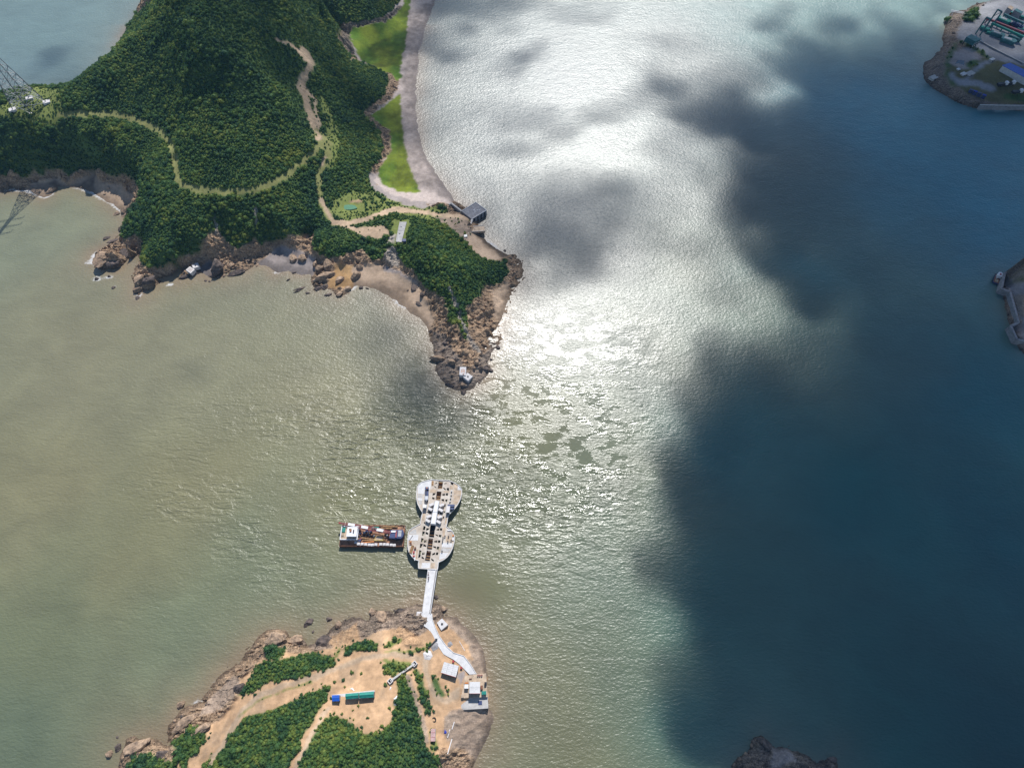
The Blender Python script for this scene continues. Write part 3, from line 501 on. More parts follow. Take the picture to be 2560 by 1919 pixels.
def build_water():
    def axis(a, b, s):
        mid = np.arange(a, b + 1e-6, s); k = s * 1.35 ** np.arange(1, 30); k = np.cumsum(k); k = k[k < 25000]
        return np.concatenate([(a - k)[::-1], mid, b + k])
    xs = axis(-480, 560, 2.0); ys = axis(-80, 640, 2.0)
    X, Y = np.meshgrid(xs, ys)
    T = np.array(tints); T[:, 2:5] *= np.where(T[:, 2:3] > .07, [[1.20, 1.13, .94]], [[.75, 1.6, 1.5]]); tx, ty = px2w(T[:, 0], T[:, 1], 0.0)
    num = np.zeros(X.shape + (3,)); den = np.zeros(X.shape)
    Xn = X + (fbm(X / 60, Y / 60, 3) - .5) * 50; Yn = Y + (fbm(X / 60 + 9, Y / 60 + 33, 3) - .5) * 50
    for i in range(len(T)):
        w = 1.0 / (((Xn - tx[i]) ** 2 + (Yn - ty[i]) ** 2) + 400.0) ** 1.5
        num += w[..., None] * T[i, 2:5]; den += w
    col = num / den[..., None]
    d = np.full(X.shape, 1e3)
    near = (np.abs(X) < 700) & (Y > -150) & (Y < 800)
    for L in LANDS: d[near] = np.minimum(d[near], seg_dist(X[near], Y[near], L.coast, True))
    sed = np.exp(-np.maximum(d, 0) / 9.0) * (0.5 + fbm(X / 14, Y / 14, 3))
    PX, PY = w2px(X, Y, 0 * X)
    sed = sed * (1 - 0.6 * (PX > 1600)) * np.clip(1.0 - 0.5 * (PY < 60), 0, 1)
    sedc = np.array((0.25, 0.17, 0.105))
    s = np.clip(sed, 0, 1)[..., None] * 0.72
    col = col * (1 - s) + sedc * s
    # foam: a thin wash along exposed shores
    sdm = np.full(X.shape, 1e3)
    foamzone = np.zeros(X.shape)
    for (cx, cyy, rr) in [(60,475,60),(110,490,30),(240,480,60),(290,515,25),(232,645,22),(245,690,16),(275,690,14),(285,718,9),(345,742,14),(425,712,12),(880,718,12),(1000,760,22),(495,1752,10),(540,1700,8),(440,1800,7),(1230,612,25),(690,685,10),(750,720,10)]:
        foamzone = np.maximum(foamzone, np.exp(-(((PX - cx) ** 2 + (PY - cyy) ** 2) / rr ** 2)))
    foam = foamzone * sstep(2.6, 0.3, d)
    for (cx, cyy, rx, ry) in [(228,655,16,4),(243,697,11,5),(272,692,9,4),(286,716,6,3),(425,712,7,2),(344,746,8,3),(237,640,9,3)]:
        foam = np.maximum(foam, 1.3 * np.exp(-((PX - cx) ** 2 / rx ** 2 + (PY - cyy) ** 2 / ry ** 2)))
    # slicks: calmer, smoother patches between the rougher current lines
    slickz = np.exp(-(((PX - 1330) / 330) ** 4 + ((PY - 1040) / 220) ** 4)) + .8 * np.exp(-(((PX - 1330) / 200) ** 2 + ((PY - 1280) / 90) ** 2))
    slick = 0 * X
    slick = np.maximum(slick, 0.8 * np.exp(-(((PX - 905) / 95) ** 2 + ((PY - 1240) / 40) ** 2)))
    slick = np.maximum(slick, 0.9 * np.exp(-(((PX - 1190) / 95) ** 2 + ((PY - 1470) / 60) ** 2)))
    slick = np.maximum(slick, 0.5 * np.exp(-(((PX - 1300) / 100) ** 2 + ((PY - 1330) / 60) ** 2)))
    # current lines: rougher water with short steep waves
    rough = np.exp(-(((PX - 850) / 430) ** 2 + ((PY - 1120) / 190) ** 2)) + 0.7 * np.exp(-(((PX - 700) / 500) ** 2 + ((PY - 1380) / 160) ** 2)) + 0.8 * np.exp(-(((PX - 1350) / 300) ** 2 + ((PY - 1250) / 160) ** 2))
    rough = np.clip(rough, 0, 1) * sstep(0.36, 0.62, fbm(X / 22 + 70, Y / 16 + 5, 4))
    rough = rough + 1.3 * np.exp(-(((PX - 980) / 170) ** 2 + ((PY - 1085) / 80) ** 2)) + .5 * np.exp(-(((PX - 520) / 260) ** 2 + ((PY - 1280) / 150) ** 2)) * sstep(.45, .65, fbm(X / 15, Y / 12, 3))
    H, Wd = X.shape; idx = np.arange(H * Wd).reshape(H, Wd)
    q = np.stack([idx[:-1, :-1].ravel(), idx[:-1, 1:].ravel(), idx[1:, 1:].ravel(), idx[1:, :-1].ravel()], 1)
    V = np.stack([X.ravel(), Y.ravel(), 0 * X.ravel()], 1)
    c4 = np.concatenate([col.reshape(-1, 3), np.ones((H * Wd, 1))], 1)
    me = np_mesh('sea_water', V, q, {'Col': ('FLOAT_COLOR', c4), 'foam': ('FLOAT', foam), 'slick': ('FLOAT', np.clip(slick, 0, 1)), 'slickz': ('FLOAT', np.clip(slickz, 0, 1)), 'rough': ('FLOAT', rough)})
    m = bpy.data.materials.new('sea_water'); m.use_nodes = True; t = m.node_tree; b = t.nodes['Principled BSDF']
    g = N(t, 'ShaderNodeNewGeometry')
    ac = N(t, 'ShaderNodeAttribute', attribute_name='Col'); af = N(t, 'ShaderNodeAttribute', attribute_name='foam'); asl = N(t, 'ShaderNodeAttribute', attribute_name='slick'); ar = N(t, 'ShaderNodeAttribute', attribute_name='rough')
    def noise(sx, sy, rot, detail, rg, dist=0.0):
        mp = N(t, 'ShaderNodeMapping'); mp.inputs['Scale'].default_value = (sx, sy, 1); mp.inputs['Rotation'].default_value = (0, 0, R(rot))
        t.links.new(g.outputs['Position'], mp.inputs['Vector'])
        n = N(t, 'ShaderNodeTexNoise'); n.inputs['Scale'].default_value = 1; n.inputs['Detail'].default_value = detail; n.inputs['Roughness'].default_value = rg; n.inputs['Distortion'].default_value = dist
        t.links.new(mp.outputs[0], n.inputs['Vector']); return n.outputs['Fac']
    def math_(op, a, b_, c=None):
        n = N(t, 'ShaderNodeMath', operation=op)
        for i, v in enumerate((a, b_, c)):
            if v is None: continue
            if isinstance(v, (int, float)): n.inputs[i].default_value = v
            else: t.links.new(v, n.inputs[i])
        return n.outputs[0]
    chop = math_('SUBTRACT', noise(0.52, 0.95, 14, 3, 0.6), 0.5)          # wind chop about 1-2 m
    swell = math_('SUBTRACT', noise(0.11, 0.22, -24, 2, 0.5, 0.6), 0.5)   # longer waves
    cur = math_('SUBTRACT', noise(0.13, 0.40, 58, 3, 0.6, 0.7), 0.5)     # current ridges
    h = math_('MULTIPLY_ADD', chop, 0.85, math_('MULTIPLY', swell, 0.65))
    az = N(t, 'ShaderNodeAttribute', attribute_name='slickz')
    sr = N(t, 'ShaderNodeMapRange'); sr.interpolation_type = 'SMOOTHSTEP'; sr.inputs['From Min'].default_value = 0.465; sr.inputs['From Max'].default_value = 0.54
    t.links.new(noise(0.08, 0.15, -28, 7, 0.66, 0.6), sr.inputs['Value'])
    slk = math_('MAXIMUM', asl.outputs['Fac'], math_('MULTIPLY', sr.outputs[0], az.outputs['Fac']))
    calm = math_('SUBTRACT', 1.0, math_('MULTIPLY', slk, 0.86))
    h = math_('MULTIPLY', h, calm)
    h = math_('MULTIPLY_ADD', math_('MULTIPLY', cur, 3.6), ar.outputs['Fac'], h)
    bp = N(t, 'ShaderNodeBump'); bp.inputs['Strength'].default_value = 1.0; bp.inputs['Distance'].default_value = WAVE
    t.links.new(h, bp.inputs['Height']); t.links.new(bp.outputs[0], b.inputs['Normal'])
    b.inputs['IOR'].default_value = 1.62; b.inputs['Specular IOR Level'].default_value = 0.5
    rr = math_('MULTIPLY_ADD', slk, -0.20, WROUGH)
    fn = noise(0.8, 0.8, 0, 5, 0.7)
    fm = N(t, 'ShaderNodeMapRange'); fm.inputs['From Min'].default_value = 0.40; fm.inputs['From Max'].default_value = 0.78
    t.links.new(math_('MULTIPLY_ADD', af.outputs['Fac'], 0.35, math_('MULTIPLY', fn, 0.65)), fm.inputs['Value'])
    fmask = math_('MULTIPLY', fm.outputs[0], math_('MINIMUM', math_('MULTIPLY', af.outputs['Fac'], 2.0), 1.0))
    cn = noise(0.035, 0.05, 20, 5, 0.6, 0.5)
    cm = N(t, 'ShaderNodeMapRange'); cm.inputs['From Min'].default_value = 0.3; cm.inputs['From Max'].default_value = 0.7; cm.inputs['To Min'].default_value = 0.88; cm.inputs['To Max'].default_value = 1.12
    t.links.new(cn, cm.inputs['Value'])
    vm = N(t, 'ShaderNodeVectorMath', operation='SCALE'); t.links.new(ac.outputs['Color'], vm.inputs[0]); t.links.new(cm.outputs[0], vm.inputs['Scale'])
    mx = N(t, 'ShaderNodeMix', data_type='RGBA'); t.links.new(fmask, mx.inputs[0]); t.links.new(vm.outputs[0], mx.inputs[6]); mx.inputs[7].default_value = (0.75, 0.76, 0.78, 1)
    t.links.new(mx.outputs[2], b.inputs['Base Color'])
    mr = N(t, 'ShaderNodeMix', data_type='FLOAT'); t.links.new(fmask, mr.inputs[0]); t.links.new(rr, mr.inputs[2]); mr.inputs[3].default_value = 0.9
    t.links.new(mr.outputs[0], b.inputs['Roughness'])
    o = link('sea_water', me, m); o['kind'] = 'structure'
WAVE, WROUGH = 0.34, 0.36
build_water()
# ================================================================== clouds above the camera that shade parts of the scene
CLOUD_Z = 620.0
def build_clouds():
    s = 6.0
    k = CLOUD_Z / SUN.z; ox, oy = SUN.x * k, SUN.y * k
    xs = np.arange(-560, 760, s); ys = np.arange(-140, 900, s)
    X, Y = np.meshgrid(xs, ys)                       # where the shade falls
    PX, PY = w2px(X, Y, 0 * X)
    PX = PX + (fbm(X / 70, Y / 70, 4) - .5) * 230; PY = PY + (fbm(X / 70 + 21, Y / 70 + 4, 4) - .5) * 190
    PX = PX + (fbm(X / 24 + 60, Y / 24, 3) - .5) * 90; PY = PY + (fbm(X / 24 + 31, Y / 24 + 44, 3) - .5) * 90
    K = 1.1573
    def ell(cx, cyy, rx, ry, rot=0.0):
        c, s_ = math.cos(R(rot)), math.sin(R(rot)); dx, dy = PX - cx * K, PY - cyy * K
        return np.exp(-(((dx * c + dy * s_) / (rx * K)) ** 2 + ((-dx * s_ + dy * c) / (ry * K)) ** 2) * 0.9)
    edge = [(2300,10),(2080,50),(1900,85),(1660,75),(1665,170),(1560,185),(1425,185),(1450,250),(1560,285),(1680,300),(1640,330),(1590,400),(1620,520),(1720,600),(1780,680),(1690,720),(1560,760),(1480,880),(1500,1000),(1480,1120),(1440,1300),(1460,1450),(1490,1570),(1560,1680),(1650,1800),(1800,2200),(4200,2200),(4200,10)]
    edge = [(a * K, b * K) for a, b in edge]
    inside = in_poly(PX, PY, edge); dd = seg_dist(PX, PY, edge, True)
    big = sstep(-95, 150, np.where(inside, dd, -dd)); big = np.clip(big + (fbm(X / 36 + 7, Y / 36 + 3, 5, g=.6) - .5) * 7.5 * big * (1 - big), 0, 1)
    f = big
    er = fbm(X / 26 + 17, Y / 20 + 9, 5, g=.6)
    for e in [(1085,135,48,24,10,.5),(1250,480,170,75,12,.62),(1290,400,150,40,15,.42),(1180,365,130,28,0,.16),(1000,10,110,28,0,.5),(880,810,75,60,30,.5),(820,715,70,36,0,.22),(940,880,70,30,0,.22),(880,75,70,30,0,.4),(830,130,60,20,0,.22),(930,158,30,9,0,.4),(600,130,80,35,20,.16),(130,135,70,12,-20,.2),(150,170,80,14,-15,.24),(420,790,50,16,0,.1),(1380,130,60,18,0,.10),(1560,620,60,30,0,.14),(1010,415,45,26,40,.2),(1500,230,90,40,10,.3)]:
        g_ = ell(*e[:5]); g_ = np.clip(g_ + (er - .5) * 4.2 * g_ * (1 - .75 * g_), 0, 1.15); f = np.maximum(f, e[5] * g_)
    def hillc(px, py, z):
        x, y, _ = P(px * K, py * K, z); q = w2px(x - SUN.x / SUN.z * z, y - SUN.y / SUN.z * z, 0.0); return float(q[0]) / K, float(q[1]) / K
    for (cx, cyy, z, rx, ry, rot, wt) in [(740,40,55,170,60,8,.6),(560,-10,85,120,40,0,.45),(800,130,28,60,36,20,.22)]:
        f = np.maximum(f, wt * ell(*hillc(cx, cyy, z), rx, ry, rot) * (0.7 + 0.6 * fbm(X / 30, Y / 30 + 8, 3)))
    veil = sstep(.46, .72, fbm(X / 62 + 12, Y / 34 + 2, 4)) * np.exp(-(((PX - 1500) / 620) ** 2 + ((PY - 450) / 520) ** 2))
    f = np.maximum(f, 0.22 * veil)
    f = f * (1 - 0.3 * ell(1880,500,110,40)) * (1 - 0.72 * ell(1930,1640,75,60))
    f = f * (0.45 + 1.1 * fbm(X / 60 + 5, Y / 60, 4))
    for _ in range(1): f[1:-1, 1:-1] = (f[1:-1, 1:-1] * 2 + f[:-2, 1:-1] + f[2:, 1:-1] + f[1:-1, :-2] + f[1:-1, 2:]) / 6
    thick = 26.0 * np.clip(f - 0.012, 0, 2)
    Xc, Yc = X + ox, Y + oy
    H, Wd = X.shape
    m = thick > 0.07
    kc = m[:-1, :-1] & m[1:, :-1] & m[:-1, 1:] & m[1:, 1:]
    idx = np.arange(H * Wd).reshape(H, Wd)
    q = np.stack([idx[:-1, :-1][kc], idx[:-1, 1:][kc], idx[1:, 1:][kc], idx[1:, :-1][kc]], 1)
    used = np.unique(q); rem = np.full(H * Wd, -1); rem[used] = np.arange(len(used)); q = rem[q]; n = len(used)
    top = np.stack([Xc.ravel()[used], Yc.ravel()[used], CLOUD_Z + 0.75 * thick.ravel()[used]], 1)
    bot = top.copy(); bot[:, 2] = CLOUD_Z - 0.25 * thick.ravel()[used]
    ed = {}
    for a, b, c, d in q.tolist():
        for e in ((a, b), (b, c), (c, d), (d, a)): ed[e] = 1
    side = [(a, a + n, b + n, b) for (a, b) in ed if (b, a) not in ed]
    faces = np.concatenate([q, q[:, ::-1] + n, np.array(side)[:, ::-1]], 0)
    me = np_mesh('clouds', np.concatenate([top, bot], 0), faces)
    m = bpy.data.materials.new('cloud_vapour'); m.use_nodes = True; t = m.node_tree; t.nodes.clear()
    o_ = N(t, 'ShaderNodeOutputMaterial'); v = N(t, 'ShaderNodeVolumePrincipled')
    v.inputs['Color'].default_value = (0.30, 0.48, 0.80, 1); v.inputs['Density'].default_value = 0.122; v.inputs['Anisotropy'].default_value = 0.3
    t.links.new(v.outputs[0], o_.inputs['Volume'])
    o = link('clouds', me, m); o['kind'] = 'stuff'; o['label'] = 'scattered clouds high above the bay'
build_clouds()
# ================================================================== trees
random.seed(5)
def crown_mesh(seed, nleaf=330):
    r = random.Random(seed)
    lobes = [(Vector((0, 0, 0.55)), 0.62)]
    for i in range(r.randint(7, 11)):
        a = r.uniform(0, 2 * math.pi); d = r.uniform(0.3, 0.85)
        lobes.append((Vector((math.cos(a) * d, math.sin(a) * d, r.uniform(0.15, 0.72))), r.uniform(0.18, 0.42)))
    vs, fs = [], []
    bm = bmesh.new(); bmesh.ops.create_icosphere(bm, subdivisions=2, radius=1.0)
    for v in bm.verts:
        n = v.co.normalized(); best = 0.2
        for c, rad in lobes:
            o = Vector((0, 0, 0.5)) - c; b = o.dot(n); disc = b * b - (o.dot(o) - rad * rad)
            if disc > 0: best = max(best, -b + math.sqrt(disc))
        v.co = Vector((0, 0, 0.5)) + n * best * (0.80 + 0.22 * mnoise.noise(n * 5 + Vector((seed, 0, 0))))
    vs = [tuple(v.co) for v in bm.verts]; fs = [tuple(x.index for x in f.verts) for f in bm.faces]; bm.free()
    for i in range(nleaf):
        c, rad = r.choice(lobes)
        n = Vector((r.gauss(0, 1), r.gauss(0, 1), r.gauss(0.35, 0.9))).normalized()
        p = c + n * rad * r.uniform(0.82, 1.22)
        m = (n + Vector((r.gauss(0, .5), r.gauss(0, .5), r.gauss(0, .5)))).normalized()
        x = m.orthogonal().normalized(); y = m.cross(x); a = r.uniform(0, 6.28)
        x, y = x * math.cos(a) + y * math.sin(a), -x * math.sin(a) + y * math.cos(a)
        s = r.uniform(0.06, 0.16); b = len(vs)
        vs += [tuple(p + x * s), tuple(p + y * s * 0.7 + m * 0.03), tuple(p - x * s), tuple(p - y * s * 0.7 + m * 0.03)]; fs.append((b, b + 1, b + 2, b + 3))
    me = bpy.data.meshes.new('crown'); me.from_pydata(vs, [], fs); me.update(); me.materials.append(M_leaf); return me
CROWNS = [crown_mesh(11 + 7 * i) for i in range(5)]
tm = MB(); tm.cyl((0, 0, -0.35), (0.03, 0.02, 0.25), 0.10, 0.07, 8); tm.cyl((0.03, 0.02, 0.25), (0.22, 0.1, 0.6), 0.06, 0.03, 6); tm.cyl((0.03, 0.02, 0.25), (-0.16, 0.14, 0.62), 0.055, 0.03, 6)
_t = tm.build('trunk', M_bark); TRUNK = _t.data; bpy.data.objects.remove(_t)
def tree_points(L, sp, smin, smax, seed):
    r = np.random.RandomState(seed)
    xs = np.arange(L.X.min(), L.X.max(), sp); ys = np.arange(L.Y.min(), L.Y.max(), sp)
    X, Y = np.meshgrid(xs, ys); X = (X + (r.rand(*X.shape) - .5) * sp * 1.1).ravel(); Y = (Y + (r.rand(*Y.shape) - .5) * sp * 1.1).ravel()
    i = np.clip(((X - L.x0) / L.step + .5).astype(int), 0, L.X.shape[1] - 1); j = np.clip(((Y - L.y0) / L.step + .5).astype(int), 0, L.X.shape[0] - 1)
    v = L.veg[j, i]; Z = L.sample(X, Y)
    PX, PY = w2px(X, Y, Z)
    ok = (r.rand(len(X)) < v) & (Z > 0.5) & (PX > -160) & (PX < 2720) & (PY > -200) & (PY < 2060) & (Y > -60)
    big = fbm(X / 16 + 3, Y / 16 + 8, 3)
    s = smin + (smax - smin) * np.clip(big * 1.5 - .25, 0, 1) * (0.2 + 0.8 * r.rand(len(X)) ** 1.5)
    s = np.where(r.rand(len(X)) < .07, s * 1.6, s) * (0.7 + 0.6 * r.rand(len(X)))
    s = np.where(v < 0.6, s * 0.62, s)
    return X[ok], Y[ok], Z[ok], s[ok], PX[ok], PY[ok], r
pts = []; singles = []
X, Y, Z, S, PX, PY, r = tree_points(island, 1.1, 0.65, 1.8, 3)
vis = (PX > 4) & (PX < 2556) & (PY < 1912)
order = np.argsort(-(S * vis))[:285]; mk = np.zeros(len(X), bool); mk[order] = True
singles = list(zip(X[mk], Y[mk], Z[mk], S[mk])); pts.append((X[~mk], Y[~mk], Z[~mk], S[~mk]))
X, Y, Z, S, PX, PY, r = tree_points(headland, 1.25, 0.68, 1.95, 4); pts.append((X, Y, Z, S))
X, Y, Z, S, PX, PY, r = tree_points(spit, 3.0, 1.2, 2.2, 6); pts.append((X, Y, Z, S))
crown0 = {}
def tree_thing(x, y, z, s, k, rz, label, group, name='broadleaf_tree'):
    e = empty(name, (x, y, z), rz, label, 'tree', group); e.scale = (s, s, s * random.uniform(0.85, 1.15))
    link('trunk', TRUNK, None, e); c = link('crown', CROWNS[k], None, e); crown0.setdefault(k, c); return e
for i, (x, y, z, s) in enumerate(singles):
    tree_thing(x, y, z, s, i % 5, random.uniform(0, 6.28), 'low rounded broadleaf tree in the dense green thicket on the near island', 'trees in the near island thickets')
for (px, py, s) in [(2418,47,4.5),(2426,40,4.8),(2433,33,4.2),(2424,52,4.0),(2434,44,4.0),(2412,52,3.6),(2366,52,3.6)]:
    x, y, z = hit(px, py)
    tree_thing(x, y, z, s, random.randint(0, 4), random.uniform(0, 6), 'dark green tree in the clump beside the shipyard yard' if px > 2400 else 'lone dark tree on the rocky corner of the shipyard spit', 'trees in the clump by the shipyard' if px > 2400 else None)
def scatter_stuff(name, label, pts, sources, matl=None):
    V = np.concatenate([np.stack(p[:3], 1) for p in pts]); S = np.concatenate([p[3] for p in pts]); n = len(V)
    me = bpy.data.meshes.new(name); me.vertices.add(n); me.vertices.foreach_set('co', V.astype(np.float32).ravel())
    rr = np.random.RandomState(9)
    for an, arr in (('scl', S), ('rz', rr.rand(n) * 6.283), ('var', np.floor(rr.rand(n) * len(sources)))):
        a = me.attributes.new(an, 'FLOAT', 'POINT'); a.data.foreach_set('value', arr.astype(np.float32))
    o = link(name, me); o['kind'] = 'stuff'; o['label'] = label
    g = bpy.data.node_groups.new(name, 'GeometryNodeTree')
    g.interface.new_socket('Geometry', in_out='INPUT', socket_type='NodeSocketGeometry'); g.interface.new_socket('Geometry', in_out='OUTPUT', socket_type='NodeSocketGeometry')
    gi = g.nodes.new('NodeGroupInput'); go = g.nodes.new('NodeGroupOutput'); jn = g.nodes.new('GeometryNodeJoinGeometry')
    def attr(nm):
        a = g.nodes.new('GeometryNodeInputNamedAttribute'); a.data_type = 'FLOAT'; a.inputs['Name'].default_value = nm; return a.outputs[0]
    asc, arz, av = attr('scl'), attr('rz'), attr('var'); cx = g.nodes.new('ShaderNodeCombineXYZ'); g.links.new(arz, cx.inputs[2])
    for i, src in enumerate(sources):
        oi = g.nodes.new('GeometryNodeObjectInfo'); oi.transform_space = 'ORIGINAL'; oi.inputs['Object'].default_value = src; oi.inputs['As Instance'].default_value = True
        cp = g.nodes.new('FunctionNodeCompare'); cp.data_type = 'FLOAT'; cp.operation = 'EQUAL'; cp.inputs[1].default_value = float(i); cp.inputs[12].default_value = 0.1
        g.links.new(av, cp.inputs[0])
        ip = g.nodes.new('GeometryNodeInstanceOnPoints')
        g.links.new(gi.outputs[0], ip.inputs['Points']); g.links.new(cp.outputs[0], ip.inputs['Selection']); g.links.new(oi.outputs['Geometry'], ip.inputs['Instance'])
        g.links.new(cx.outputs[0], ip.inputs['Rotation']); g.links.new(asc, ip.inputs['Scale']); g.links.new(ip.outputs[0], jn.inputs[0])
    g.links.new(jn.outputs[0], go.inputs[0])
    md = o.modifiers.new('scatter', 'NODES'); md.node_group = g
    print('scatter', name, n); return o
scatter_stuff('scrub_forest', 'dense green scrub and low forest over the headland and islands', pts, [crown0[k] for k in sorted(crown0)])
# ================================================================== rocks
def rock_mesh(seed, m):
    r = random.Random(seed); pl = []
    for i in range(16):
        n = Vector((r.gauss(0, 1), r.gauss(0, 1), r.gauss(0, .8))).normalized(); pl.append((n, r.uniform(0.62, 1.0)))
    bm = bmesh.new(); bmesh.ops.create_icosphere(bm, subdivisions=3, radius=1.0)
    for v in bm.verts:
        n = v.co.normalized(); d = 1.15
        for pn, pd in pl:
            k = pn.dot(n)
            if k > 0.05: d = min(d, pd / k)
        v.co = n * (d * (0.93 + 0.16 * mnoise.noise(n * 4 + Vector((seed * 3.1, 0, 0)))) + 0.06 * mnoise.noise(n * 11))
    me = bpy.data.meshes.new('rock'); bm.to_mesh(me); bm.free(); me.materials.append(m); return me
ROCKS = [rock_mesh(3 + i, M_rock) for i in range(5)]; ROCKSD = [rock_mesh(31 + i, M_rockd) for i in range(5)]
def put_rock(px, py, lp, wp, hm, rot, label, group=None, dark=True, name='boulder', cat='rock', k=None, z=None):
    x, y, zz = hit(px, py)
    sc = math.hypot(math.hypot(x, y), CAM_H - zz) / FPX
    o = link(name, (ROCKSD if dark else ROCKS)[random.randint(0, 4) if k is None else k]); tag(o, label, cat, group)
    o.location = (x, y, max(zz, 0.0) + hm * 0.12); o.scale = (lp * sc / 2, wp * sc / 2, hm * 0.62); o.rotation_euler = (random.uniform(-.2, .2), random.uniform(-.2, .2), R(-rot) + random.uniform(-.1, .1))
    return o
